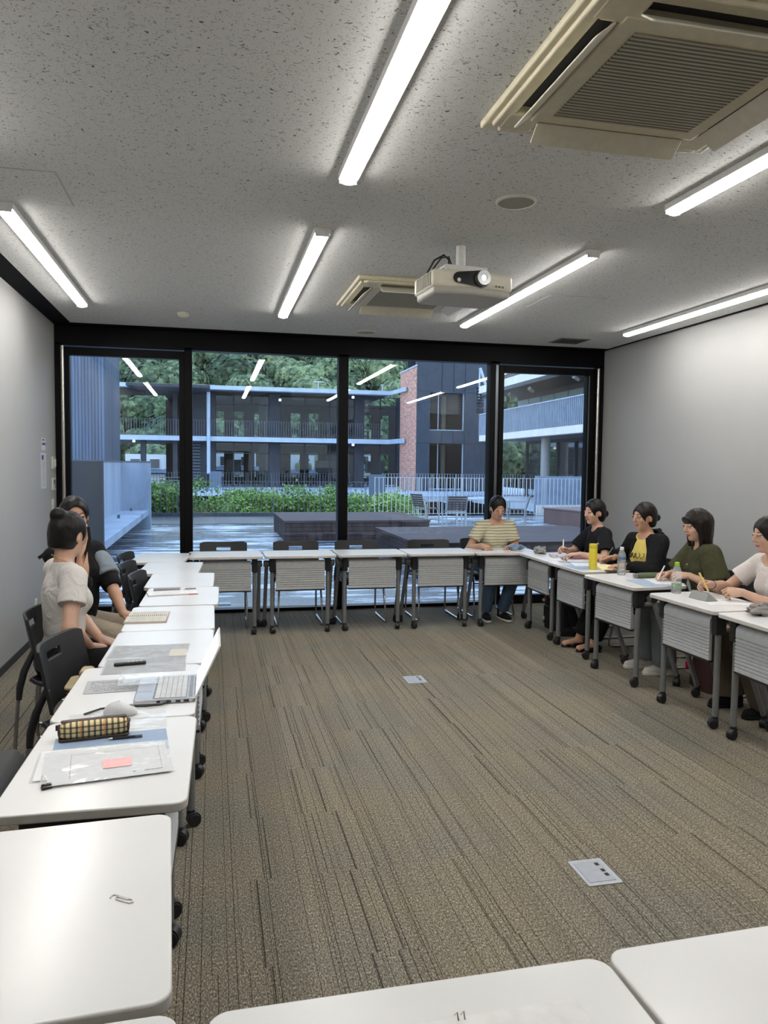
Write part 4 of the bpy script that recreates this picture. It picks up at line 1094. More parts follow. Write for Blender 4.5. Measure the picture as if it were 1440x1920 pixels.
# plaid pencil case
def mat_plaid():
    m, nt, b = newmat('cream_black_plaid')
    sp = nt.nodes.new('ShaderNodeSeparateXYZ'); nt.links.new(coords(nt), sp.inputs[0])
    def band(sock, per, a, w):
        f = math_(nt, 'FRACT', math_(nt, 'ADD', math_(nt, 'DIVIDE', sock, per), a)); return math_(nt, 'LESS_THAN', f, w)
    v1 = band(sp.outputs[0], .0165, .1, .38); h = band(sp.outputs[2], .0150, .45, .30); o = band(sp.outputs[0], .066, .62, .10)
    c = mix(nt, math_(nt, 'MULTIPLY', v1, .80), srgb(226, 208, 160), srgb(28, 24, 22)); c = mix(nt, math_(nt, 'MULTIPLY', h, .75), c, srgb(28, 24, 22)); c = mix(nt, math_(nt, 'MULTIPLY', o, .6), c, srgb(200, 120, 60))
    nt.links.new(c, b.inputs['Base Color']); b.inputs['Roughness'].default_value = .7; return m
pc = thing('pencil_case', 'cream and black plaid pencil case with brown leather trim', 'pencil case', (-.345, 2.352, TZ+.002), R(9))
M_brl = plain('brown_leather', srgb(66, 48, 40), .5)
def loft_case(mb, L, W, H, k0=0, k1=1):
    def f(u, v):
        x = (u-.5)*L; e = (1-abs(2*u-1)**7*.45); a = PI*2*v
        y = W/2*math.copysign(abs(math.cos(a))**.6, math.cos(a))*e; z = H/2+H/2*math.copysign(abs(math.sin(a))**.6, math.sin(a))*e; return (x, y, z)
    return f
f = loft_case(None, .195, .055, .052)
MB().grid(f, 25, 33).build('fabric_body', mat_plaid(), pc)
q = MB(); 
for s in (-1, 1): q.sphere((s*.0955, 0, .026), (.006, .022, .021), 12, 8)
q.build('leather_ends', M_brl, pc)
MB().rslab((0, 0, .0035), (.198, .056, .007), .015).build('leather_base', M_brl, pc, bevel=.002)
MB().rslab((0, .006, .0515), (.185, .020, .004), .009).build('zip_strip', M_brl, pc, bevel=.001)
MB().b2((-.106, -.004, .03), (-.098, .004, .045)).build('zip_pull', M_blk, pc)
pen('pen', 'black pen lying behind the plaid pencil case', (-.385, 2.435, TZ+.006), (-.255, 2.475, TZ+.006), (.012, .012, .014), .0055)
pen('pen', 'black pen with its end showing at the right of the plaid pencil case', (-.30, 2.31, TZ+.006), (-.205, 2.318, TZ+.0065), (.02, .02, .025), .004)
cs = flat_thing('clear_sleeve', 'crumpled clear plastic sleeve under the white mouse', 'folder', (-.295, 2.485), TZ+.001, .30, .19, 4, M_film, .0015)
mo = thing('computer_mouse', 'white computer mouse beside the plaid pencil case', 'mouse', (-.292, 2.545, TZ+.003), R(-4))
def mouse(u, v):
    a = PI*2*u; r_ = math.sin(PI/2*(1-v)); return (.054*r_*math.cos(a), .031*r_*math.sin(a)*(1-.12*math.cos(a)), .004+.036*math.sin(PI/2*v)*(1-.15*math.cos(a)))
MB().grid(mouse, 33, 12).build('shell', plain('white_mouse_shell', (.66, .67, .68), .3), mo)
MB().rslab((0, 0, .0025), (.098, .052, .005), .022).build('base', M_greyp, mo)
MB().sphere((.034, 0, .028), (.008, .003, .005)).build('scroll_wheel', M_greyp, mo)
q = MB().tube([(-.405, 2.555, TZ+.006), (-.36, 2.60, TZ+.007), (-.30, 2.615, TZ+.007), (-.22, 2.60, TZ+.007), (-.17, 2.612, TZ+.006), (-.148, 2.632, TZ+.008)], .0035, 8)
cb = q.build('charging_cable', plain('black_rubber', (.012, .012, .012), .5)); tag(cb, 'black charging cable running from the laptop across the left table', 'cable')
MB().cyl((-.150, 2.630, TZ+.008), (-.135, 2.655, TZ+.010), .0055, n=10).build('plug', M_blk, cb)
# laptop
M_alum = plain('silver_laptop_shell', (.56, .57, .59), .3, .7)
lt = thing('laptop', 'open silver laptop seen from its side on the left row', 'laptop', (-.160, 2.785, TZ), R(-90))   # local: +y -> +X (screen side)
W_, D_ = .300, .205
MB().rslab((0, 0, .009), (W_, D_, .014), .012).build('base', M_alum, lt, bevel=.003)
q = MB(); keys = []
for r_ in range(6):
    nk = 14 if r_ < 5 else 9
    for c in range(nk): w = .27/nk; q.b2((-.135+w*c+.0012, .070-.0175*r_-.0155, .016), (-.135+w*(c+1)-.0012, .070-.0175*r_, .0176))
kb = q.build('keyboard', plain('pale_keys', (.62, .63, .65), .5), lt); kb['kind'] = 'stuff'
MB().b2((-.138, -.040, .0158), (.138, .073, .0162)).build('key_tray', plain('dark_key_gap', (.22, .23, .24), .5), lt)
MB().b2((-.13, .080, .016), (.13, .092, .0166)).build('hinge_grille', plain('dark_key_gap', (.22, .23, .24), .5), lt)
MB().rslab((0, -.072, .0161), (.10, .052, .0006), .003).build('touchpad', plain('touchpad_silver', (.48, .49, .51), .3, .5), lt)
q = MB()
for y, w in ((-.02, .012), (.015, .014), (.045, .016), (.072, .018)): q.b2((W_/2-.0005, y-w/2, .005), (W_/2+.0008, y+w/2, .012))
q.build('side_ports', M_blk, lt)
sc = MB(); sc.T = Matrix.Translation((0, .102, .012)) @ Matrix.Rotation(R(-25), 4, 'X')
sc.rslab((0, 0, 0), (W_, .004, .0), .001) if False else None
sc.b2((-W_/2, -.003, 0), (W_/2, .003, .200)); so = sc.build('screen_lid', plain('white_laptop_lid', (.80, .80, .80), .35), lt, bevel=.002)
sc = MB(); sc.T = Matrix.Translation((0, .102, .012)) @ Matrix.Rotation(R(-25), 4, 'X'); sc.b2((-W_/2+.006, -.0036, .010), (W_/2-.006, -.003, .194)); sc.build('display', emit('lit_white_display', (.95, .97, 1.0), .75), so)
sc = MB(); sc.cyl((-.11, .102, .012), (.11, .102, .012), .007, n=12); sc.build('hinge', M_alum, lt)
d = flat_thing('printed_document', 'grey printed document with a glossy sleeve, lying beside the laptop keyboard', 'paper', (-.345, 2.885), TZ+.001, .215, .165, 3, M_greyp, .0012)
lines_on(d, .215, .165, 12, .0013, seed=7)
MB().rslab((.085, .005, .019), (.155, .150, .0010), .003).build('sleeve', M_film, d, label='glossy clear sleeve over its right half')
s1 = flat_thing('clear_sleeve', 'glossy clear document sleeve with papers under the black remote', 'folder', (-.265, 3.165), TZ+.0, .315, .235, 2, M_sheet, .0016, part='papers')
MB().rslab((0, 0, .0022), (.325, .245, .0012), .003).build('plastic_cover', M_film, s1); lines_on(s1, .3, .22, 9, .0030, M_greyp, seed=8, y0=.45, y1=.1)
s2 = flat_thing('clear_sleeve', 'glossy clear document sleeve with a cream card, behind the black remote', 'folder', (-.268, 3.40), TZ+.0, .320, .225, -2, M_sheet, .0016, part='papers')
MB().rslab((0, 0, .0022), (.330, .235, .0012), .003).build('plastic_cover', M_film, s2); MB().rslab((.125, -.05, .0032), (.07, .12, .0008), .001).build('card', M_cream, s2, label='cream card')
rm = thing('presenter_remote', 'slim black presenter remote lying on the clear sleeves', 'remote', (-.325, 3.168, TZ+.003), R(10))
MB().rslab((0, 0, .006), (.125, .022, .012), .010).build('remote_body', M_blk, rm, bevel=.003)
for i in range(4): MB().rslab((-.005+.016*i, 0, .0125), (.009, .008, .002), .003).build('button', M_greyp, rm)
nb_ = thing('notebook', 'open pale notebook with a spiral down the middle, beside the seated women', 'notebook', (-.335, 4.150, TZ), R(-1))
MB().rslab((0, -.072, .005), (.205, .142, .010), .003).build('page', M_cream, nb_, bevel=.001); MB().rslab((0, .074, .003), (.205, .142, .006), .003).build('page', M_cream, nb_, bevel=.001)
MB().rslab((0, 0, .001), (.215, .30, .002), .004).build('cover', plain('dusty_pink_cover', (.40, .27, .27), .6), nb_)
q = MB()
for i in range(20): q.tube([(-.095+.010*i, -.008, .008), (-.095+.010*i, 0, .015), (-.095+.010*i, .008, .006)], .0011, 5)
q.build('spiral', plain('dark_spiral_wire', (.05, .05, .05), .4), nb_)
lines_on(nb_, .2, .13, 10, .0101, M_greyp, 9, y0=-1.02, y1=-.12); lines_on(nb_, .2, .13, 10, .0062, M_greyp, 10, y0=1.05, y1=.15)
np_ = thing('notepad', 'white notepad with red tab edges lying on the left row', 'notepad', (-.245, 4.90, TZ), R(9))
MB().rslab((0, 0, .005), (.300, .145, .008), .003).build('pages', M_sheet, np_, bevel=.001); lines_on(np_, .30, .145, 8, .0091, M_greyp, 12)
MB().b2((.09, -.076, .002), (.14, -.070, .005)).build('red_tab', plain('red_paper_tab', (.6, .08, .08), .6), np_)
MB().rslab((0, 0, .0008), (.305, .150, .0016), .003).build('cover', plain('dusty_pink_cover', (.40, .27, .27), .6), np_)
tr_ = thing('pen_tray', 'long clear grey pencil case behind the white notepad', 'pencil case', (-.285, 5.035, TZ), R(5))
MB().rslab((0, 0, .008), (.165, .055, .016), .008).build('case', plain('smoky_plastic', (.30, .31, .32), .3), tr_, bevel=.003); MB().rslab((0, 0, .0165), (.15, .040, .002), .006).build('case_lid', M_greyp, tr_)
pen('pen', 'thin grey pen lying right of the clear pencil case', (-.185, 5.045, TZ+.005), (-.105, 5.055, TZ+.005), (.25, .25, .26))
# beige studded bag on the chair
M_bag = plain('beige_bag_leather', srgb(176, 158, 122), .55, bmp=.15, nscale=60); M_stud = plain('brass_studs', (.65, .45, .18), .3, 1)
bg = thing('studded_handbag', 'beige handbag with brass studs on the empty chair at left', 'bag', (-.535, 3.40, .425), R(-90))
def bagf(u, v):
    a = 2*PI*u; c, s = math.cos(a), math.sin(a); k = 1-.12*v-.1*(v > .95); return (.115*math.copysign(abs(c)**.7, c)*k, .062*math.copysign(abs(s)**.7, s)*(1-.2*v), .175*v)
MB().grid(bagf, 33, 10).build('bag_body', M_bag, bg)
MB().rslab((0, -.02, .172), (.20, .10, .012), .03).build('flap', M_bag, bg, bevel=.004)
MB().rslab((0, .01, .205), (.10, .055, .055), .02).build('rolled_handle', M_bag, bg, bevel=.012, seg=3)
q = MB()
for i in range(8):
    for s in (-1, 1): q.sphere((-.095+.027*i, s*.055, .155), .0035, 6, 4); q.sphere((-.1+.028*i, s*.063, .03), .0035, 6, 4)
for z in (.055, .08, .105, .13):
    for s in (-1, 1):
        q.sphere((-.1, s*.058, z), .0035, 6, 4); q.sphere((.1, s*.058, z), .0035, 6, 4); q.sphere((.113, s*.02, z), .0035, 6, 4)
q.build('studs', M_stud, bg)
# window row and right row ---------------------------------------------
sh1 = flat_thing('sheet_of_paper', 'white sheet of paper under the hands of the striped-shirt person', 'paper', (2.71, 6.93), TZ, .297, .21, -4, M_sheet, .0008); lines_on(sh1, .297, .21, 12, .0009, M_greyp, 21)
sh2 = flat_thing('wooden_ruler', 'pale wooden ruler beside the paper of the striped-shirt person', 'ruler', (2.84, 6.83), TZ, .17, .035, -2, plain('wood_ruler', (.55, .42, .25), .5), .003, part='ruler_blade')
def soft(name, label, cat, c, r, rz, mat, seed, z=TZ, amp=.006, parts=None, sq=.6):
    t = thing(name, label, cat, (c[0], c[1], z), R(rz)); rr = random.Random(seed); ph = [rr.uniform(0, 6) for _ in range(6)]
    def f(u, v):
        a = 2*PI*u; b_ = PI*(v-.5); cc = math.copysign(abs(math.cos(b_))**.7, math.cos(b_)); sb = math.sin(b_)
        w = 1+amp/min(r)*(math.sin(3*a+ph[0]+2*b_)+.8*math.sin(5*a+ph[1]-3*b_)+.6*math.sin(2*a+7*b_+ph[2]))
        x = math.copysign(abs(math.cos(a))**sq, math.cos(a)); y = math.copysign(abs(math.sin(a))**sq, math.sin(a))
        return (r[0]*x*cc*w, r[1]*y*cc*w, max(0, r[2]*(1+sb*w)))
    MB().grid(f, 41, 21).build('pouch_body', mat, t, ang=60); return t
p_ = soft('denim_pouch', 'crumpled light blue denim pouch beside the striped-shirt person', 'pouch', (2.93, 7.02), (.085, .055, .022), 10, plain('pale_blue_denim', (.20, .30, .44), .9, bmp=.6, nscale=40, bdist=.01), 3)
MB().tube([(-.07, -.03, .012), (-.02, -.055, .008), (.05, -.05, .02), (.09, -.03, .012)], .004, 6).build('strap', plain('dark_strap', (.03, .03, .05), .7), p_)
p_ = soft('grey_pouch', 'small grey drawstring pouch on the corner table by the window', 'pouch', (3.055, 6.68), (.075, .05, .030), 70, plain('grey_fluff', (.34, .34, .33), .95, bmp=.8, nscale=60, bdist=.01), 5)
MB().tube([(-.05, -.03, .05), (-.02, -.01, .062), (.03, .01, .06), (.06, .02, .045)], .006, 6).build('drawstring', plain('grey_fluff', (.34, .34, .33), .95), p_)
pc2 = thing('pencil_case', 'pale pink pencil case in front of the woman in the black t-shirt', 'pencil case', (3.075, 6.44, TZ), R(75))
MB().rslab((0, 0, .012), (.17, .055, .024), .016).build('case_body', plain('pale_pink_vinyl', (.60, .50, .53), .4), pc2, bevel=.006, seg=3); MB().rslab((0, 0, .0245), (.16, .008, .002), .003).build('zip_strip', M_greyp, pc2)
b1 = thing('notebook', 'thin pink notebook under the hands of the woman in the black t-shirt', 'notebook', (3.17, 6.24, TZ), R(95))
MB().rslab((0, 0, .0035), (.25, .18, .007), .004).build('pages', M_sheet, b1); MB().rslab((0, 0, .0075), (.252, .182, .001), .004).build('cover', plain('rose_cover', (.45, .25, .28), .5), b1)
for i, (c, w, h, a, mt, lab) in enumerate([((3.07, 6.12), .20, .29, 20, M_sheet, 'white worksheet on the table with the grey pouch'), ((3.13, 5.93), .20, .29, 82, M_bluep, 'pale blue sheet beside the tortoiseshell hair claw'), ((2.97, 5.70), .29, .20, 88, M_bluep, 'pale blue worksheet near the front edge, left of the yellow flask'), ((3.12, 5.83), .21, .29, 75, M_sheet, 'white sheet behind the yellow flask')]):
    s_ = flat_thing('worksheet', lab, 'paper', c, TZ+.0005*(i+1), w, h, a, mt, .0008); lines_on(s_, w, h, 12, .0009, M_greyp, 30+i)
hc = thing('hair_claw', 'tortoiseshell hair claw lying open on the right row', 'hair claw', (2.985, 6.03, TZ), R(75))
def mat_tort():
    m, nt, b = newmat('tortoiseshell'); n = nd(nt, 'ShaderNodeTexVoronoi', Scale=55.0); nt.links.new(coords(nt), n.inputs['Vector'])
    nt.links.new(ramp(nt, n.outputs['Distance'], [(.2, (.012, .008, .006)), (.45, (.02, .012, .008)), (.6, (.55, .42, .26))]), b.inputs['Base Color']); b.inputs['Roughness'].default_value = .2; return m
M_tort = mat_tort()
for s in (-1, 1):
    def cl(u, v, s=s): a = PI*v; return ((u-.5)*.10*(1-.2*math.sin(a)), s*(.006+.020*math.sin(a*.9)), .006+.036*(1-abs(2*u-1)**2*.3)*math.sin(a*.75+.3))
    MB().grid(cl, 13, 9, .003).build('claw_half', M_tort, hc)
MB().cyl((-.03, 0, .036), (.03, 0, .036), .004).build('spring', M_steel, hc)
fl = thing('vacuum_flask', 'slim yellow flask standing on the right row', 'flask', (3.005, 5.56, TZ))
MB().lathe([(.030, 0), (.0325, .003), (.0325, .170), (.0315, .172)], n=32).build('flask_body', plain('yellow_coated_steel', srgb(226, 208, 62), .35), fl, ang=50)
MB().lathe([(.0315, .172), (.0325, .174), (.0325, .205), (.030, .2085), (.0001, .209)], n=32).build('lid', plain('yellow_lid', srgb(214, 196, 60), .4), fl, ang=50)
MB().tube([(.027, 0, .205), (.036, -.004, .216), (.044, -.004, .205)], .003, 6).build('lid_loop', M_whitemetal, fl)
en = flat_thing('envelope', 'cream yellow envelope stack to the right of the yellow flask', 'envelope', (3.22, 5.62), TZ, .33, .24, 70, plain('cream_yellow_paper', srgb(234, 214, 150), .7), .004)
MB().rslab((0, .03, .0055), (.31, .18, .003), .002).build('top_sheet', plain('cream_yellow_paper2', srgb(242, 226, 172), .7), en)
ph = thing('smartphone', 'dark smartphone lying right of the yellow flask', 'phone', (3.13, 5.44, TZ), R(8))
MB().rslab((0, 0, .004), (.148, .072, .008), .009).build('phone_body', plain('brown_phone_case', (.09, .06, .05), .35), ph, bevel=.0015); MB().rslab((0, 0, .0083), (.140, .064, .0006), .007).build('screen', plain('phone_screen', (.015, .015, .018), .05), ph)
# bottles
def mat_pet(name, tint=(.96, .97, .98)): return glassy(name, tint, .10, 1.45, 1.3, .10)
M_pet = mat_pet('clear_bottle_plastic')
def mat_pet2():
    m, nt, b = newmat('clear_bottle_wall'); out = nt.nodes['Material Output']
    b.inputs['Base Color'].default_value = rgb((.9, .92, .93)); b.inputs['Roughness'].default_value = .08; b.inputs['Specular IOR Level'].default_value = .9
    n = nd(nt, 'ShaderNodeTexNoise', Scale=40.0, Detail=1.0); nt.links.new(coords(nt), n.inputs['Vector']); bump(nt, b, n.outputs[0], .3, .01)
    tr = nd(nt, 'ShaderNodeBsdfTransparent'); ms = nt.nodes.new('ShaderNodeMixShader'); ms.inputs[0].default_value = .24
    nt.links.new(tr.outputs[0], ms.inputs[1]); nt.links.new(b.outputs[0], ms.inputs[2]); nt.links.new(ms.outputs[0], out.inputs[0]); return m
M_pet = mat_pet2()
def mat_water():
    m, nt, b = newmat('water'); b.inputs['Base Color'].default_value = rgb((.95, .98, .98)); b.inputs['Transmission Weight'].default_value = 1; b.inputs['Roughness'].default_value = 0; b.inputs['IOR'].default_value = 1.33; return m
M_water = mat_water()
def bottle(label, c, cap, h=.215, r=.033, lab=True, water=.10):
    t = thing('water_bottle', label, 'bottle', (*c, TZ), R(160), 'plastic water bottles on the right row')
    prof = [(.020, .004), (r*.92, .0), (r, .008)]
    z = .012
    while z < h*.60: prof += [(r, z), (r*.965, z+.006), (r, z+.012)]; z += .014
    prof += [(r, h*.64), (r*.92, h*.72), (r*.66, h*.82), (.014, h*.90), (.0125, h*.93), (.0125, h*.96)]
    MB().lathe(prof, n=28).build('bottle_wall', M_pet, t, ang=60)
    MB().lathe([(.0001, .004), (r*.90, .004), (r*.93, .01), (r*.93, water), (.0001, water)], n=28).build('water', glassy('water_fill', (.92, .95, .97), .05, 1.33, 1.2, .06), t, ang=50)
    q = MB().lathe([(.0145, h*.925), (.0150, h*.93), (.0150, h*1.0), (.0135, h*1.01), (.0001, h*1.01)], n=24); q.lathe([(.0175, h*.905), (.0175, h*.918), (.013, h*.92)], n=24); q.build('cap', cap, t, ang=40)
    return t
b1 = bottle('clear water bottle with a white cap and a small blue label', (3.07, 5.235), plain('white_cap', (.72, .73, .74), .4))
def curved(mb, r, a0, a1, z0, z1, n=12): return mb.grid(lambda u, v: (r*math.cos(R(a0+(a1-a0)*u)), r*math.sin(R(a0+(a1-a0)*u)), z0+(z1-z0)*v), n, 2)
curved(MB(), .0335, 25, 150, .118, .145).build('label', glassy('clear_label', (.8, .85, .92), .2, 1.5, 1, .2), b1, label='printed clear label')
curved(MB(), .0338, 88, 118, .120, .142).build('label_print', plain('blue_print2', srgb(60, 120, 210), .5), b1)
q = MB()
for i in range(5): curved(q, .0338, 42, 78, .120+.005*i, .1215+.005*i, 6)
q.build('label_text', M_ink, b1, smooth=False)
b2_ = bottle('clear water bottle with a lime green cap', (2.985, 4.40), plain('lime_cap', srgb(160, 205, 40), .4), h=.205, water=.065)
curved(MB(), .0336, 30, 170, .035, .072).build('label_print', plain('green_leaf_print', (.25, .36, .25), .6, var=.8, nscale=160), b2_)
gc = thing('pencil_case', 'long olive green zipped pencil case with a grey end', 'pencil case', (3.19, 5.055, TZ), R(0))
def gcf(u, v):
    a = 2*PI*v; e = (1-abs(2*u-1)**6)**.5*.9+.1; return ((u-.5)*.215, .030*math.cos(a)*e, .021+.021*math.sin(a)*e)
MB().grid(gcf, 21, 17).build('case_body', plain('olive_green_canvas', (.10, .13, .07), .8, bmp=.3, nscale=200), gc)
MB().box((-.105, 0, .021), (.035, .034, .030)).build('case_end', plain('grey_webbing', (.20, .21, .22), .7), gc, bevel=.006)
w1 = flat_thing('worksheet', 'blue and white printed worksheet under the hands of the woman in olive', 'paper', (3.055, 4.83), TZ+.0005, .30, .21, 84, M_bluep, .0008); lines_on(w1, .3, .21, 14, .0009, M_sheet, 41)
w2 = flat_thing('worksheet', 'white worksheet between the green pencil case and the woman in olive', 'paper', (3.21, 4.90), TZ+.0015, .297, .21, 78, M_sheet, .0008); lines_on(w2, .297, .21, 14, .0009, M_greyp, 42)
w3 = flat_thing('worksheet', 'white sheet under the left hand of the woman at the right edge', 'paper', (3.10, 4.06), TZ+.0003, .20, .28, 80, M_sheet, .0008); lines_on(w3, .2, .28, 12, .0009, M_greyp, 43)
sp_ = thing('stand_pouch', 'grey felt stand pouch showing a pink sheet behind a clear window', 'pouch', (3.025, 4.165, TZ), R(92))
q = MB(); q._add([(-.085, -.045, 0), (.085, -.045, 0), (.085, .055, 0), (-.085, .055, 0), (-.080, .030, .052), (.080, .030, .052)], [(0, 3, 2, 1), (0, 1, 5, 4), (3, 4, 5, 2), (0, 4, 3), (1, 2, 5)])
q.build('felt_body', plain('grey_felt', (.30, .30, .29), .95, bmp=.4, nscale=300), sp_, bevel=.006, seg=3)
T_ = Matrix.Translation((0, -.045, .002)) @ Matrix.Rotation(math.atan2(.052, .075), 4, 'X')
q = MB(); q.T = T_; q.rslab((0, .048, .004), (.125, .070, .002), .008); q.build('clear_window', plain('frosted_window', (.50, .46, .47), .25), sp_)
q = MB(); q.T = T_; q.rslab((0, .048, .0055), (.100, .050, .001), .004); q.build('pink_sheet', plain('pink_sheet', srgb(222, 140, 160), .5), sp_)
p_ = soft('knitted_pouch', 'grey fluffy knitted pouch on the last table at the right edge', 'pouch', (3.09, 3.66), (.15, .055, .030), 4, plain('grey_knit', (.28, .26, .245), .95, bmp=.9, nscale=55, bdist=.012), 9, amp=.004)
MB().tube([(-.10, -.02, .052), (-.05, .01, .062), (0, -.015, .062), (.05, .015, .062), (.11, -.01, .055)], .012, 8).build('knit_ridge', plain('grey_knit', (.28, .26, .245), .95), p_)
# floor bags
M_burg = plain('burgundy_leather', (.045, .012, .012), .45, bmp=.2, nscale=40)
bb = thing('leather_tote', 'dark burgundy leather bag on the floor with a pink tag', 'bag', (3.42, 4.62, 0), R(80))
def tote(u, v):
    a = 2*PI*u; c, s = math.cos(a), math.sin(a); return (.17*math.copysign(abs(c)**.6, c)*(1-.25*v), .10*math.copysign(abs(s)**.6, s)*(1-.3*v), .30*v)
MB().grid(tote, 33, 10).rslab((0, 0, .005), (.32, .18, .01), .05).build('bag_body', M_burg, bb)
MB().tube([(-.08, -.06, .26), (-.07, -.05, .36), (0, -.045, .41), (.07, -.05, .36), (.08, -.06, .26)], .008, 8).build('handle', M_burg, bb)
MB().tube([(.11, .075, .26), (.12, .10, .24), (.12, .105, .17)], .002, 6).build('tag_chain', M_steel, bb)
MB().rslab((.12, .105, .13), (.012, .03, .06), .005).build('pink_tag', plain('hot_pink_tag', (.65, .03, .16), .4), bb, bevel=.003)
bk = thing('backpack', 'black backpack with yellow, white and red charms under the corner table', 'bag', (3.25, 6.62, 0), R(100))
def pack(u, v):
    a = 2*PI*u; c, s = math.cos(a), math.sin(a); k = (1-max(0, v-.7)**2*5); return (.16*math.copysign(abs(c)**.6, c)*k, .11*math.copysign(abs(s)**.6, s)*k, .40*v)
M_bp = plain('black_nylon', (.010, .010, .012), .5, bmp=.3, nscale=30)
MB().grid(pack, 33, 12).build('bag_body', M_bp, bk); MB().rslab((0, .10, .13), (.22, .05, .18), .02).build('front_pocket', M_bp, bk, bevel=.012)
MB().tube([(-.03, 0, .40), (-.03, 0, .44), (.03, 0, .44), (.03, 0, .40)], .007, 6).build('top_handle', M_bp, bk)
MB().sphere((-.02, .14, .33), (.018, .010, .022)).build('yellow_charm', plain('yellow_charm', (.6, .45, .04), .5), bk)
MB().sphere((.05, .135, .30), (.016, .010, .02)).build('red_charm', plain('red_charm', (.5, .03, .03), .5), bk); MB().sphere((.09, .13, .27), (.018, .010, .016)).build('white_charm', plain('white_charm', (.6, .6, .6), .5), bk)
MB().sphere((.07, .14, .10), (.014, .010, .02)).build('pale_charm', plain('pale_yellow_charm', (.5, .5, .2), .5), bk)
# front table sheet
fs = thing('ring_sheet', 'white loose-leaf sheet with small rings on the front table', 'paper', (.415, .915, TZ), R(1))
MB().rslab((0, 0, .003), (.26, .21, .006), .012).build('pages', plain('white_sheet2', (.80, .795, .79), .5), fs, bevel=.001)
for x in (-.062, -.052): MB().tube([(x, .098, .006), (x, .104, .014), (x-.002, .112, .004)], .0012, 6).build('ring', M_steel, fs)
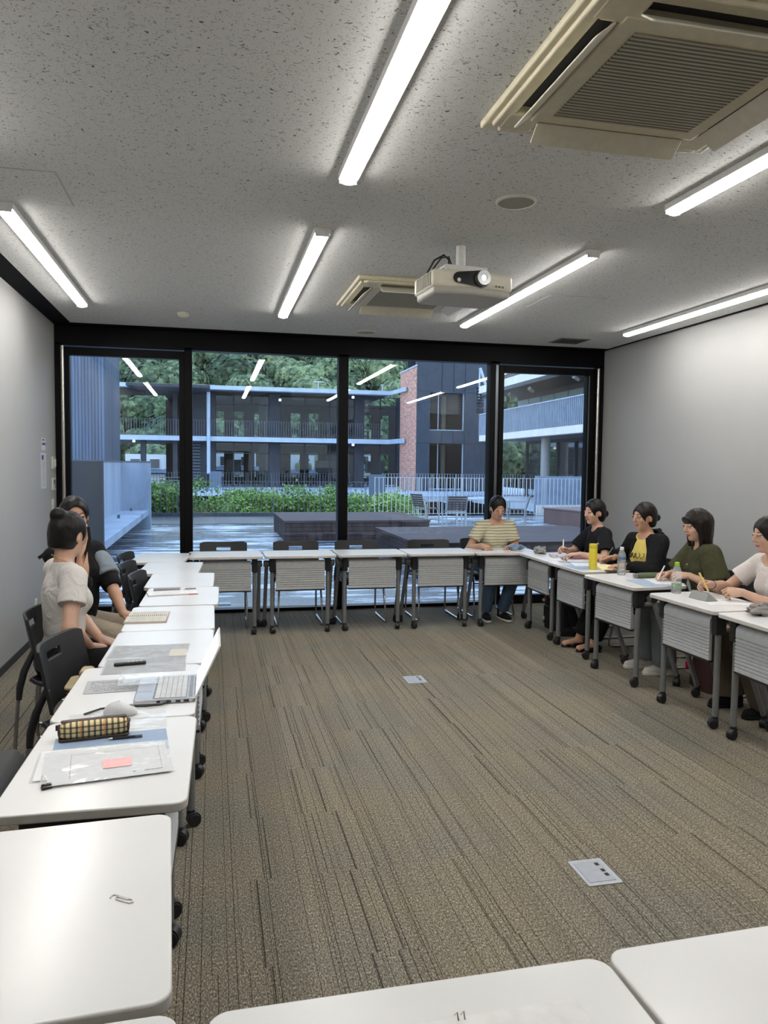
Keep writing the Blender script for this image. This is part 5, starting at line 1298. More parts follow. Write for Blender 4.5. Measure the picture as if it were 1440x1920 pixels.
# ================================================================== PEOPLE
# smooth-blended solids sampled on a rectilinear grid and skinned with surface nets (one continuous surface per mesh)
V3 = lambda *a: np.array(a, dtype=np.float64)
def nrm_(v): v = np.asarray(v, float); return v/(np.linalg.norm(v)+1e-12)
def smin(a, b, k):
    if k <= 0: return np.minimum(a, b)
    h = np.clip(.5+.5*(b-a)/k, 0, 1); return b*(1-h)+a*h-k*h*(1-h)
class Field:
    def __init__(s, lo, hi, base, fine=()):
        s.ax = []
        for i in range(3):
            x = lo[i]; L = [x]
            while x < hi[i]:
                st = base
                for (c, r, h) in fine:
                    if abs(x-c[i]) < r: st = min(st, h)
                x += st; L.append(x)
            s.ax.append(np.array(L))
        s.D = np.full([len(a) for a in s.ax], .2, np.float32)
    def sub(s, lo, hi):
        ix = [slice(max(0, np.searchsorted(a, l)-1), min(len(a), np.searchsorted(a, h)+1)) for a, l, h in zip(s.ax, lo, hi)]
        X = s.ax[0][ix[0]][:, None, None]; Y = s.ax[1][ix[1]][None, :, None]; Z = s.ax[2][ix[2]][None, None, :]
        return tuple(ix), X, Y, Z
    def put(s, ix, d, k, mode):
        A = s.D[ix]
        if mode == 'add': s.D[ix] = smin(A, d, k)
        elif mode == 'cut': s.D[ix] = -smin(-A, d, k)
    def cone(s, a, b, ra, rb, k=.02, mode='add', flat=None):
        a = np.array(a, float); b = np.array(b, float); m = max(ra, rb)+k+.015
        ix, X, Y, Z = s.sub(np.minimum(a, b)-m, np.maximum(a, b)+m)
        if any(q.size == 0 for q in (X, Y, Z)): return
        d = b-a; L2 = max(d @ d, 1e-9)
        t = np.clip(((X-a[0])*d[0]+(Y-a[1])*d[1]+(Z-a[2])*d[2])/L2, 0, 1)
        px, py, pz = X-a[0]-t*d[0], Y-a[1]-t*d[1], Z-a[2]-t*d[2]
        if flat is not None:                       # flat=(unit axis, factor<1): thinner along axis
            n_, f = flat; q = px*n_[0]+py*n_[1]+pz*n_[2]; g = q*(1/f-1); px, py, pz = px+g*n_[0], py+g*n_[1], pz+g*n_[2]
            dd = (np.sqrt(px*px+py*py+pz*pz)-(ra+(rb-ra)*t))*(.5+.5*f)
        else: dd = np.sqrt(px*px+py*py+pz*pz)-(ra+(rb-ra)*t)
        s.put(ix, dd, k, mode)
    def ell(s, c, r, B, k=.02, mode='add'):
        """ellipsoid; B = rows are the axis directions for r"""
        c = np.array(c, float); m = max(r)+k+.015
        ix, X, Y, Z = s.sub(c-m, c+m)
        if any(q.size == 0 for q in (X, Y, Z)): return
        x, y, z = X-c[0], Y-c[1], Z-c[2]; q = [(x*b[0]+y*b[1]+z*b[2]) for b in B]
        k0 = np.sqrt(sum((q[i]/r[i])**2 for i in range(3)))+1e-9; k1 = np.sqrt(sum((q[i]/r[i]**2)**2 for i in range(3)))+1e-9
        s.put(ix, k0*(k0-1)/k1, k, mode)
    def plane_cut(s, p, n, k=.004, within=None):
        """remove everything on the side the normal points to (inside a ball 'within'=(c,r))"""
        n = nrm_(n)
        if within is None: ix, X, Y, Z = s.sub([a[0] for a in s.ax], [a[-1] for a in s.ax])
        else: ix, X, Y, Z = s.sub(np.array(within[0])-within[1], np.array(within[0])+within[1])
        d = (X-p[0])*n[0]+(Y-p[1])*n[1]+(Z-p[2])*n[2]
        if within is not None:
            c, r = within; rr = np.sqrt((X-c[0])**2+(Y-c[1])**2+(Z-c[2])**2)-r; d = -np.maximum(-d, rr)
        s.D[ix] = -smin(-s.D[ix], -d, k) if k else np.maximum(s.D[ix], d)
    def noise(s, amp, freq, seed=0):
        r_ = np.random.default_rng(seed); X, Y, Z = s.ax[0][:, None, None], s.ax[1][None, :, None], s.ax[2][None, None, :]
        acc = 0
        for i in range(5):
            f = nrm_(r_.normal(size=3))*freq*r_.uniform(.6, 1.7); ph = r_.uniform(0, 6.28)
            acc = acc+np.sin(f[0]*X+f[1]*Y+f[2]*Z+ph+1.3*np.sin(f[1]*X*.7+f[2]*Y*.8-f[0]*Z*.6))
        s.D += (acc*amp/2.5).astype(np.float32)
    def mesh(s, name):
        D = s.D; ax = s.ax; I = D < 0; nx, ny, nz = D.shape
        c = np.zeros((nx-1, ny-1, nz-1), np.uint8)
        for dx in (0, 1):
            for dy in (0, 1):
                for dz in (0, 1): c += I[dx:nx-1+dx, dy:ny-1+dy, dz:nz-1+dz]
        act = (c > 0) & (c < 8); idx = np.argwhere(act); n = len(idx)
        vid = np.full(act.shape, -1, np.int32); vid[act] = np.arange(n)
        acc = np.zeros((n, 3)); cnt = np.zeros(n)
        off = [(a, b, e) for a in (0, 1) for b in (0, 1) for e in (0, 1)]
        val = {o: D[idx[:, 0]+o[0], idx[:, 1]+o[1], idx[:, 2]+o[2]] for o in off}
        pos = {o: np.stack([ax[i][idx[:, i]+o[i]] for i in range(3)], 1) for o in off}
        for i, o in enumerate(off):
            for p in off[i+1:]:
                if sum(abs(a-b) for a, b in zip(o, p)) != 1: continue
                va, vb = val[o], val[p]; m = (va < 0) != (vb < 0)
                t = (va[m]/(va[m]-vb[m]))[:, None]; acc[m] += pos[o][m]*(1-t)+pos[p][m]*t; cnt[m] += 1
        P = acc/cnt[:, None]
        F = []
        for a in range(3):
            sl0 = [slice(None)]*3; sl1 = [slice(None)]*3; sl0[a] = slice(0, -1); sl1[a] = slice(1, None)
            e = I[tuple(sl0)] != I[tuple(sl1)]; q = np.argwhere(e)
            b, d = (a+1) % 3, (a+2) % 3
            ok = (q[:, b] > 0) & (q[:, b] < D.shape[b]-1) & (q[:, d] > 0) & (q[:, d] < D.shape[d]-1); q = q[ok]
            def vv(db, dd):
                w = q.copy(); w[:, b] -= db; w[:, d] -= dd; return vid[w[:, 0], w[:, 1], w[:, 2]]
            quad = np.stack([vv(1, 1), vv(0, 1), vv(0, 0), vv(1, 0)], 1)
            fl = ~I[q[:, 0], q[:, 1], q[:, 2]]; quad[fl] = quad[fl][:, ::-1]; F.append(quad)
        F = np.concatenate(F); F = F[(F >= 0).all(1)]
        me = bpy.data.meshes.new(name)
        me.vertices.add(len(P)); me.vertices.foreach_set('co', P.astype(np.float32).ravel())
        me.loops.add(len(F)*4); me.loops.foreach_set('vertex_index', F.astype(np.int32).ravel())
        me.polygons.add(len(F)); me.polygons.foreach_set('loop_start', np.arange(0, len(F)*4, 4, dtype=np.int32))
        me.update(calc_edges=True); me.validate()
        me.polygons.foreach_set('use_smooth', np.ones(len(me.polygons), bool)); return me
    def build(s, name, mats, parent, label=None, pick=None):
        me = s.mesh(name)
        for m in (mats if isinstance(mats, (list, tuple)) else [mats]): me.materials.append(m)
        if pick is not None:
            c = np.empty(len(me.polygons)*3, np.float32); me.polygons.foreach_get('center', c)
            me.polygons.foreach_set('material_index', pick(c.reshape(-1, 3)).astype(np.int32))
        o = bpy.data.objects.new(name, me); COL.objects.link(o); o.parent = parent
        if label: o['label'] = label
        return o
def bone2(a, b, l1, l2, pole):
    a, b = np.array(a, float), np.array(b, float); d = b-a; L = np.linalg.norm(d)
    if L > (l1+l2)*.995: d = d/L; b = a+d*(l1+l2)*.995; L = (l1+l2)*.995
    d = (b-a)/L; x = (l1*l1-l2*l2+L*L)/(2*L); h = math.sqrt(max(l1*l1-x*x, 0)); p = np.array(pole, float); p = nrm_(p-d*(p @ d))
    return a+d*x+p*h, b

def mat_skin(name, col):
    m, nt, b = newmat(name); n = nd(nt, 'ShaderNodeTexNoise', Scale=18.0, Detail=4.0); nt.links.new(coords(nt), n.inputs['Vector'])
    nt.links.new(ramp(nt, n.outputs[0], [(.3, tuple(c*.92 for c in col)), (.7, (min(1, col[0]*1.06), col[1]*1.0, col[2]*1.0))]), b.inputs['Base Color'])
    b.inputs['Roughness'].default_value = .5; b.inputs['Subsurface Weight'].default_value = .12; b.inputs['Subsurface Radius'].default_value = (.012, .005, .003); b.inputs['Subsurface Scale'].default_value = 1
    return m
M_skin = mat_skin('skin_fair', (.60, .38, .275)); M_skin2 = mat_skin('skin_warm', (.54, .32, .215))
M_lip = plain('lips', (.42, .15, .13), .4); M_eyew = plain('eye_white', (.42, .38, .35), .35); M_iris = plain('iris_dark', (.02, .012, .01), .12); M_brow = plain('eyebrow', (.035, .024, .02), .8)
def mat_hair(name, col):
    m, nt, b = newmat(name); n = nd(nt, 'ShaderNodeTexNoise', Scale=60.0, Detail=4.0); nt.links.new(coords(nt, (1, 1, .12)), n.inputs['Vector'])
    nt.links.new(ramp(nt, n.outputs[0], [(.3, tuple(c*.5 for c in col)), (.7, tuple(c*1.5 for c in col))]), b.inputs['Base Color'])
    b.inputs['Roughness'].default_value = .42; b.inputs['Specular IOR Level'].default_value = .28; bump(nt, b, n.outputs[0], .6, .006); return m
M_hair = mat_hair('black_hair', (.006, .0045, .004)); M_hairb = mat_hair('dark_brown_hair', (.011, .0065, .005))
def mat_cloth(name, col, weave=500, var=.08):
    m, nt, b = newmat(name); n = nd(nt, 'ShaderNodeTexNoise', Scale=float(weave), Detail=2.0); nt.links.new(coords(nt), n.inputs['Vector'])
    n2 = nd(nt, 'ShaderNodeTexNoise', Scale=11.0, Detail=3.0, Distortion=1.2); nt.links.new(coords(nt), n2.inputs['Vector'])
    nt.links.new(ramp(nt, n.outputs[0], [(.3, tuple(c*(1-var) for c in col)), (.7, tuple(min(1, c*(1+var)) for c in col))]), b.inputs['Base Color'])
    b.inputs['Roughness'].default_value = .85; b.inputs['Specular IOR Level'].default_value = .2
    bump(nt, b, n2.outputs[0], .55, .02); return m
def mat_stripes(name, base, stripe, period, rot=(0, 0, 0)):
    m, nt, b = newmat(name)
    sp = nt.nodes.new('ShaderNodeSeparateXYZ'); nt.links.new(coords(nt), sp.inputs[0])
    n2 = nd(nt, 'ShaderNodeTexNoise', Scale=9.0, Detail=2.0); nt.links.new(coords(nt), n2.inputs['Vector'])
    z = math_(nt, 'ADD', sp.outputs[2], math_(nt, 'MULTIPLY', n2.outputs[0], .014))
    f = math_(nt, 'FRACT', math_(nt, 'DIVIDE', z, period))
    nt.links.new(ramp(nt, f, [(.0, base), (.34, base), (.40, stripe), (.58, stripe), (.64, base)]), b.inputs['Base Color'])
    b.inputs['Roughness'].default_value = .85; bump(nt, b, n2.outputs[0], .5, .02); return m

def person(name_label, P):
    """P: hip, yaw (facing, deg from +Y clockwise), lean, etc. Returns the person object"""
    body = None
    ry = R(P['yaw']); Fd = V3(math.sin(ry), math.cos(ry), 0); Rt = V3(math.cos(ry), -math.sin(ry), 0); U = V3(0, 0, 1)
    hip = V3(*P['hip']); lean = R(P.get('lean', 5)); sl = R(P.get('side', 0))
    up = nrm_(U*math.cos(lean)+Fd*math.sin(lean)+Rt*math.sin(sl))
    tw = R(P.get('twist', 0)); SRt = nrm_(Rt*math.cos(tw)-Fd*math.sin(tw)); SRt = nrm_(SRt-up*(SRt @ up)); SF = nrm_(np.cross(up, SRt))
    TL = P.get('torso', .43)
    S = hip+up*TL; nb = S+up*.045-SF*.008
    sw = P.get('sw', .158)
    sh = {1: S+SRt*sw, -1: S-SRt*sw}                     # 1 = right, -1 = left
    hd = nb+up*.075+V3(*P.get('headshift', (0, 0, 0)))
    hy, hp, ht = [R(a) for a in P['head']]                # head yaw(abs deg), pitch down, tilt to right
    HF = V3(math.sin(hy)*math.cos(hp), math.cos(hy)*math.cos(hp), -math.sin(hp)); HR = V3(math.cos(hy), -math.sin(hy), 0)
    HU = np.cross(HR, HF); HR2 = nrm_(HR*math.cos(ht)-HU*math.sin(ht)); HU = np.cross(HR2, HF); HR = HR2
    C = hd+HU*.085+HF*.022
    arms = {}
    for s, key in ((1, 'rh'), (-1, 'lh')):
        h = P[key]; T = V3(*h['p']); pole = h.get('pole', (0, 0, -1)); e, w = bone2(sh[s], T, .265, .235, V3(*pole))
        d = nrm_(V3(*h['d'])) if 'd' in h else nrm_(w-e); n = V3(*h.get('n', (0, 0, -1))); n = nrm_(n-d*(n @ d)); arms[s] = (e, w, d, n, h)
    legs = {}
    for s, key in ((1, 'rf'), (-1, 'lf')):
        f = P[key]; hj = hip+Rt*s*.085; an = V3(*f['p'])+U*.085; kn, an = bone2(hj, an, .40, .39, Fd+U*1.0+Rt*s*f.get('splay', .15)); fd = V3(*f.get('d', tuple(Fd))); legs[s] = (hj, kn, an, nrm_(fd))
    pts = [C+HU*.14, C-HU*.14, hip-up*.15]+[p for a in arms.values() for p in (a[0], a[1]+a[2]*.2)]+[sh[1], sh[-1]]+[p for l in legs.values() for p in (l[0], l[1], l[2]-U*.1, l[2]+l[3]*.2)]
    pts = np.array(pts); lo, hi = pts.min(0)-.16, pts.max(0)+.16
    fine = [(C, .135, .0032)]+[(a[1]+a[2]*.08, .105, .0030) for a in arms.values()]
    BASE = P.get('res', .0065)
    up3 = (SRt, SF, up); hp3 = (Rt, Fd, U)
    def torso(F, o, k=.035, bust=.90):
        F.ell(hip+U*.005-Fd*.01, (.165+o, .115+o, .115+o), hp3, k)
        mid = hip+up*TL*.42; F.ell(mid+SF*.005, (.125+o, .092+o, .15+o), up3, k)
        ch = hip+up*TL*.74; F.ell(ch, (.143+o, .100+o, .150+o), up3, k)
        F.cone(sh[1]-SRt*.035-up*.012, sh[-1]+SRt*.035-up*.012, .050+o, .050+o, k)
        for s in (1, -1): F.ell(ch+SF*.072+SRt*s*.062-up*.018, ((.055+o)*bust, (.048+o)*bust, (.056+o)*bust), up3, .03)
        for s in (1, -1): F.cone(nb-up*.005+SRt*s*.02, sh[s]-SRt*s*.02, .040+o, .042+o, .03)
    # ---------- body
    F = Field(lo, hi, BASE, fine)
    torso(F, 0)
    F.cone(nb-up*.05, C-HU*.07-HF*.018, .052, .047, .02)
    for s in (1, -1):
        e, w, d, n, h = arms[s]
        F.cone(sh[s], e, .045, .036, .02); F.cone(e, e+(w-e)*.4, .037, .036, .01); F.cone(e+(w-e)*.35, w, .036, .0235, .01, )
        hj, kn, an, fd = legs[s]
        F.cone(hj, kn, .082, .055, .03); F.cone(kn, kn+(an-kn)*.35, .055, .053, .02); F.cone(kn+(an-kn)*.3, an, .053, .034, .02)
        F.cone(an-U*.03, an-U*.052+fd*.13, .034, .024, .015)
    # head
    B = (HR, HF, HU)
    F.ell(C+HU*.018-HF*.012, (.073, .092, .090), B, .02)
    F.ell(C-HU*.040+HF*.018, (.056, .064, .074), B, .025)
    F.ell(C-HU*.090+HF*.058, (.022, .018, .016), B, .02)
    for s in (1, -1):
        F.ell(C-HU*.024+HF*.058+HR*s*.032, (.022, .02, .022), B, .015)
        F.ell(C+HU*.008+HF*.093+HR*s*.031, (.019, .014, .0115), B, .012, 'cut')
        F.ell(C-HU*.008-HF*.008+HR*s*.072, (.009, .019, .031), B, .006)
        F.ell(C-HU*.006+HF*.000+HR*s*.082, (.004, .010, .018), B, .004, 'cut')
    F.cone(C+HU*.010+HF*.084, C-HU*.021+HF*.101, .0075, .0095, .010); F.cone(C-HU*.026+HF*.088+HR*.010, C-HU*.026+HF*.088-HR*.010, .0075, .0075, .006)
    for s in (1, -1): F.ell(C+HU*.006+HF*.0755+HR*s*.031, (.0135, .0125, .0125), B, .002)
    F.ell(C-HU*.052+HF*.0825, (.021, .0085, .0055), B, .005); F.ell(C-HU*.061+HF*.0805, (.018, .0085, .006), B, .005)
    F.ell(C-HU*.0563+HF*.0925, (.020, .005, .0012), B, .002, 'cut')
    # hands
    for s in (1, -1):
        e, w, d, n, h = arms[s]; t = np.cross(d, n)*s
        F.cone(w, w+d*.03, .0225, .022, .012, flat=(n, .78))
        F.ell(w+d*.050, (.047, .034, .0155), (d, t, n), .010)
        F.cone(w+d*.02+t*.012, w+d*.070+t*.026, .016, .0105, .008); F.cone(w+d*.02-t*.012, w+d*.066-t*.026, .015, .0095, .008)
        curl = h.get('curl', (22, 32, 20)); spread = h.get('spread', 1.0)
        for kx, (kd, kt, L, r) in enumerate(((.083, .0275, .064, .0082), (.087, .0090, .071, .0084), (.083, -.0095, .066, .0080), (.074, -.0270, .052, .0072))):
            cc = curl[kx] if isinstance(curl[0], (tuple, list)) else curl
            p0 = w+d*kd+t*kt-n*.001; a = 0
            fx = nrm_(d+t*(kt*2.6*spread)); F.cone(w+d*.04+t*kt*.7, p0, .0095, r+.001, .005)
            for seg, (fr, ang) in enumerate(zip((.45, .31, .24), cc)):
                a += R(ang); q = p0+(fx*math.cos(a)+n*math.sin(a))*L*fr; F.cone(p0, q, r-.0006*seg, r-.0006*(seg+1), .0015); p0 = q
        th = h.get('thumb', (.75, .50, .40)); b0 = w+d*.018+t*.020+n*.004
        d1 = nrm_(d*th[0]+t*th[1]+n*th[2]); b1 = b0+d1*.042; d2 = nrm_(d*(th[0]+.3)+t*(th[1]-.25)+n*(th[2]+.05)); b2 = b1+d2*.031; d3 = nrm_(d2+d*.25-t*.1); b3 = b2+d3*.024
        F.cone(b0, b1, .0135, .0105, .008); F.cone(b1, b2, .0103, .0092, .002); F.cone(b2, b3, .0092, .0075, .002)
    skin = P.get('skin', M_skin)
    def pick(c):
        q = c-C; x = q @ HR; y = q @ HF; z = q @ HU; r = np.zeros(len(c))
        ax_ = np.abs(x)-.031
        near = (y > .060) & (y < .115)
        eye = near & ((ax_/.0130)**2+((z-.0065)/(.0050*P.get('eyes', 1.0)))**2 < 1); r[eye] = 2
        r[eye & (ax_**2+(z-.0065)**2 < .0058**2)] = 3
        r[near & (np.abs(ax_) < .0150) & (z-(.0065+.0052*P.get('eyes', 1.0)-16*ax_**2) > -.001) & (z-(.0065+.0055-16*ax_**2) < .0016)] = 4
        r[near & (np.abs(ax_+.000) < .0175) & (np.abs(z-(.0285-12*(ax_-.003)**2)) < .0026)] = 4
        r[(y > .070) & (np.abs(x) < .0225) & (z < -.0475+.000) & (z > -.0665) & ((x/.0225)**2+((z+.0565)/.0095)**2 < 1)] = 1
        return r
    body = F.build('person', [skin, M_lip, M_eyew, M_iris, M_brow], None, pick=pick)
    tag(body, name_label, 'person')
    info = dict(C=C, HR=HR, HF=HF, HU=HU, S=S, up=up, SF=SF, SRt=SRt, hip=hip, nb=nb, arms=arms, legs=legs, sh=sh, Fd=Fd, Rt=Rt, TL=TL, lo=lo, hi=hi, torso=torso, body=body, U=U)
    # ---------- top
    def top(nm, mat, o, sleeve, neck, hem, noise=.0022, nseed=1, extra=None, label=None, sl_o=None, loose=0):
        ps = np.array([sh[1]+SRt*.1, sh[-1]-SRt*.1, hip, nb+up*.08, hip+SF*.2, hip-SF*.17, S+SF*.18]+[arms[s][0] for s in (1, -1)]+([arms[s][1] for s in (1, -1)] if sleeve > 1 else []))
        G = Field(ps.min(0)-.08, ps.max(0)+.08, .0065)
        torso(G, o)
        so = sl_o if sl_o is not None else o+.006
        if loose:
            G.cone(hip+up*.03+SRt*.04, hip+up*TL*.6+SRt*.03, .115+o, .10+o, .04, flat=(SF, .9)); G.cone(hip+up*.03-SRt*.04, hip+up*TL*.6-SRt*.03, .115+o, .10+o, .04, flat=(SF, .9))
        for s in (1, -1):
            e, w = arms[s][0], arms[s][1]
            if sleeve <= 1:
                q = sh[s]+(e-sh[s])*sleeve; G.cone(sh[s], q+(e-sh[s])*.15, .046+so, .046+so+.008, .025)
            else:
                G.cone(sh[s], e, .046+so, .040+so, .025); q = e+(w-e)*(sleeve-1); G.cone(e, q+(w-e)*.1, .039+so, .030+so, .015)
        if noise: G.noise(noise, 34, nseed)
        for s in (1, -1):
            e, w = arms[s][0], arms[s][1]
            if sleeve <= 1: q = sh[s]+(e-sh[s])*sleeve; G.plane_cut(q, e-sh[s], .003, within=(q+nrm_(e-sh[s])*.06, .088))
            else: q = e+(w-e)*(sleeve-1); G.plane_cut(q, w-e, .003, within=(q+nrm_(w-e)*.05, .075))
        # neckline: a tilted scoop
        nw_, nd_ = neck
        G.ell(nb+up*.035+SF*(.045), (nw_, nd_, .095), (SRt, nrm_(SF*.8-up*.6), nrm_(up*.8+SF*.6)), .004, 'cut')
        G.plane_cut(nb+up*.022, nrm_(up-SF*.15), .003)
        G.plane_cut(hip+up*hem, -up, .004)
        if extra: extra(G, info)
        return G.build(nm, mat, body, label)
    tops = P['tops']
    for tk in tops: top(**tk)
    # ---------- trousers
    tr = P.get('trousers')
    if tr:
        lp = np.array([q for l in legs.values() for q in l[:3]]+[hip+U*.1])
        G = Field(lp.min(0)-.18, lp.max(0)+.18, .007); w = tr.get('w', 1.0)
        G.ell(hip+U*.0-Fd*.01, (.176, .128, .122), hp3, .03)
        for s in (1, -1):
            hj, kn, an, fd = legs[s]
            G.cone(hj, kn, .093*min(w, 1.12), .068*w, .03); G.cone(kn, an-U*tr.get('len', 0), .066*w, .056*w*tr.get('flare', 1), .02)
        G.noise(.003, 30, 4)
        for s in (1, -1):
            hj, kn, an, fd = legs[s]; q = an-(an-kn)*tr.get('cut', .02)
            G.plane_cut(q, an-kn, .003, within=(q+nrm_(an-kn)*.09, .13))
        G.plane_cut(hip+up*.09, up, .004)
        G.build('trousers', tr['mat'], body)
    # ---------- shoes
    shp = P.get('shoes')
    if shp:
        for s in (1, -1):
            hj, kn, an, fd = legs[s]; fr = nrm_(np.cross(fd, U)); g = an-U*.085
            g[2] = 0
            G = Field(g-.2, g+.22, .0045)
            hgt = shp.get('h', .075)
            G.cone(g-fd*.035+U*.038, g+fd*.05+U*.040, .037, .038, .02); G.cone(g+fd*.05+U*.036, g+fd*.135+U*.030, .038, shp.get('toe', .030), .02)
            G.cone(g-fd*.035+U*.05, g-fd*.03+U*hgt, .036, .038, .01)
            if shp.get('low'): G.plane_cut(g+U*.045+fd*.0, nrm_(U+fd*.10), .003); G.ell(g-fd*.0+U*.06, (.029, .068, .035), (fr, fd, U), .004, 'cut')
            else: G.plane_cut(g+U*hgt, nrm_(U), .003)
            G.plane_cut(g+U*.012, -U, .001)
            sh_o = G.build('shoe', shp['mat'], body)
            G = Field(g-.2, g+.22, .0045); G.cone(g-fd*.037+U*.015, g+fd*.05+U*.015, .040, .042, .01); G.cone(g+fd*.05+U*.015, g+fd*.137+U*.015, .042, shp.get('toe', .030)+.004, .01)
            G.plane_cut(g+U*shp.get('sole', .022), U, .001); G.plane_cut(g+U*.001, -U, .001); G.build('sole', shp['sole_mat'], sh_o)
            if shp.get('laces'):
                q = MB()
                for i in range(5):
                    c = g+fd*(.035+.016*i)+U*(.074-.004*i); q.cyl(c-fr*.014, c+fr*.014, .0028, n=6)
                q.build('laces', shp['laces'], sh_o)
    # ---------- hair
    hr = P['hair']; G = Field(C-.30-np.array([0, 0, hr.get('len', 0)]), C+.24, .0042)
    G.ell(C+HU*.022-HF*.016, (.085, .104, .101), B, .02)
    G.ell(C-HU*.045-HF*.045, (.068, .060, .070), B, .03)
    if 'pre' in hr: hr['pre'](G, info)
    G.noise(.0016, 95, 3)
    # the face opening
    fl = hr.get('line', .068)
    G.ell(C-HU*(.115-fl)+HF*.100, (.068, .085, .115), B, .006, 'cut')
    for s in (1, -1):
        if hr.get('ears', 1): G.ell(C-HU*.020+HF*.012+HR*s*.080, (.025, .030, .034), B, .006, 'cut')
    G.plane_cut(C-HU*hr.get('nape', .085), -HU, .01)
    if 'post' in hr: hr['post'](G, info)
    G.build('hair', hr['mat'], body)
    for fn in P.get('extras', ()): fn(info)
    return body

T_cream = mat_stripes('cream_olive_striped_knit', (.62, .57, .40), (.17, .16, .11), .0295)
T_black = mat_cloth('black_jersey', (.010, .010, .012)); T_yellow = mat_cloth('yellow_print_cotton', (.72, .58, .16)); T_hood = mat_cloth('black_fleece', (.009, .009, .010), 250)
T_olive = mat_cloth('olive_cotton', (.058, .058, .028)); T_white = mat_cloth('off_white_rib', (.66, .63, .60)); T_white2 = mat_cloth('white_tee_cotton', (.70, .64, .61))
T_lace = mat_cloth('black_lace', (.012, .011, .012), 90, .5); T_grey = mat_cloth('pale_blue_grey_satin', (.22, .26, .30))
T_jean = mat_cloth('blue_denim', (.085, .14, .21), 700, .25); T_jeang = mat_cloth('grey_denim', (.16, .185, .20), 700, .22); T_blk = mat_cloth('black_trouser_cloth', (.008, .008, .010)); T_beige = mat_cloth('beige_satin_trousers', (.40, .34, .26)); T_brown = mat_cloth('brown_trouser_cloth', (.10, .078, .055))
T_shoeb = mat_cloth('black_canvas_shoe', (.012, .012, .014)); T_rub = plain('white_rubber', (.62, .60, .56), .5); T_shoew = mat_cloth('white_sneaker', (.58, .56, .52)); T_pat = plain('black_patent', (.02, .012, .012), .12)
T_lacew = plain('shoe_laces', (.45, .44, .40), .8)
def hair_bun(dy, dz, r, tail=False):
    def f(G, I):
        C, HF, HU, HR = I['C'], I['HF'], I['HU'], I['HR']; c = C-HF*dy+HU*dz
        G.ell(c, (r, r*.85, r*.9), (HR, HF, HU), .010)
    return f
def bag_strap(*a): pass

# 1 striped shirt, facing the room
person('seated woman in a cream and olive striped t-shirt at the window tables', dict(
    hip=(2.835, 7.36, .515), yaw=180, lean=9, torso=.425, head=(182, 22, 0), skin=M_skin2, res=.0065,
    rh=dict(p=(2.60, 7.06, .762), d=(.35, -.85, -.12), n=(.35, 0, -1), curl=(38, 40, 25), pole=(-.55, .5, -.9)),
    lh=dict(p=(2.93, 7.05, .755), d=(-.75, -.60, -.10), n=(-.1, 0, -1), curl=(14, 18, 12), pole=(.55, .5, -.9)),
    rf=dict(p=(2.68, 7.13, 0), d=(-.12, -1, 0), splay=.1), lf=dict(p=(2.86, 7.12, 0), d=(.12, -1, 0), splay=.1),
    tops=[dict(nm='striped_t_shirt', mat=T_cream, o=.010, sleeve=.60, neck=(.088, .060), hem=-.03, nseed=2)],
    trousers=dict(mat=T_jean, w=1.0, cut=.06, flare=1.05), shoes=dict(mat=T_shoeb, sole_mat=T_rub, sole=.026, h=.10, laces=T_lacew),
    hair=dict(mat=M_hair, line=.066, nape=.10, pre=hair_bun(.10, -.01, .038))))
# 2 black t-shirt
person('seated woman in a black t-shirt nearest the right door, holding a white pen', dict(
    hip=(3.56, 6.33, .515), yaw=-82, lean=12, torso=.43, head=(-100, 6, 0),
    rh=dict(p=(3.19, 6.40, .775), d=(-.85, -.25, .28), n=(-.3, -.7, -.5), curl=(48, 55, 30), pole=(.3, 1, -.6)),
    lh=dict(p=(3.22, 6.20, .765), d=(-.98, .12, -.05), n=(0, .1, -1), curl=(15, 22, 14), pole=(.3, -1, -.6)),
    rf=dict(p=(3.30, 6.52, 0)), lf=dict(p=(3.28, 6.30, 0)),
    tops=[dict(nm='black_t_shirt', mat=T_black, o=.014, sleeve=.72, neck=(.075, .048), hem=-.04, nseed=3, loose=1)],
    trousers=dict(mat=T_blk, w=1.1, cut=.05), shoes=dict(mat=T_shoeb, sole_mat=T_shoeb),
    hair=dict(mat=M_hair, line=.064, nape=.10, pre=hair_bun(.115, -.03, .040))))
pen('pen', 'white pen held upright by the woman in the black t-shirt', (3.105, 6.30, .80), (3.128, 6.345, .885), (.75, .72, .68), .006)
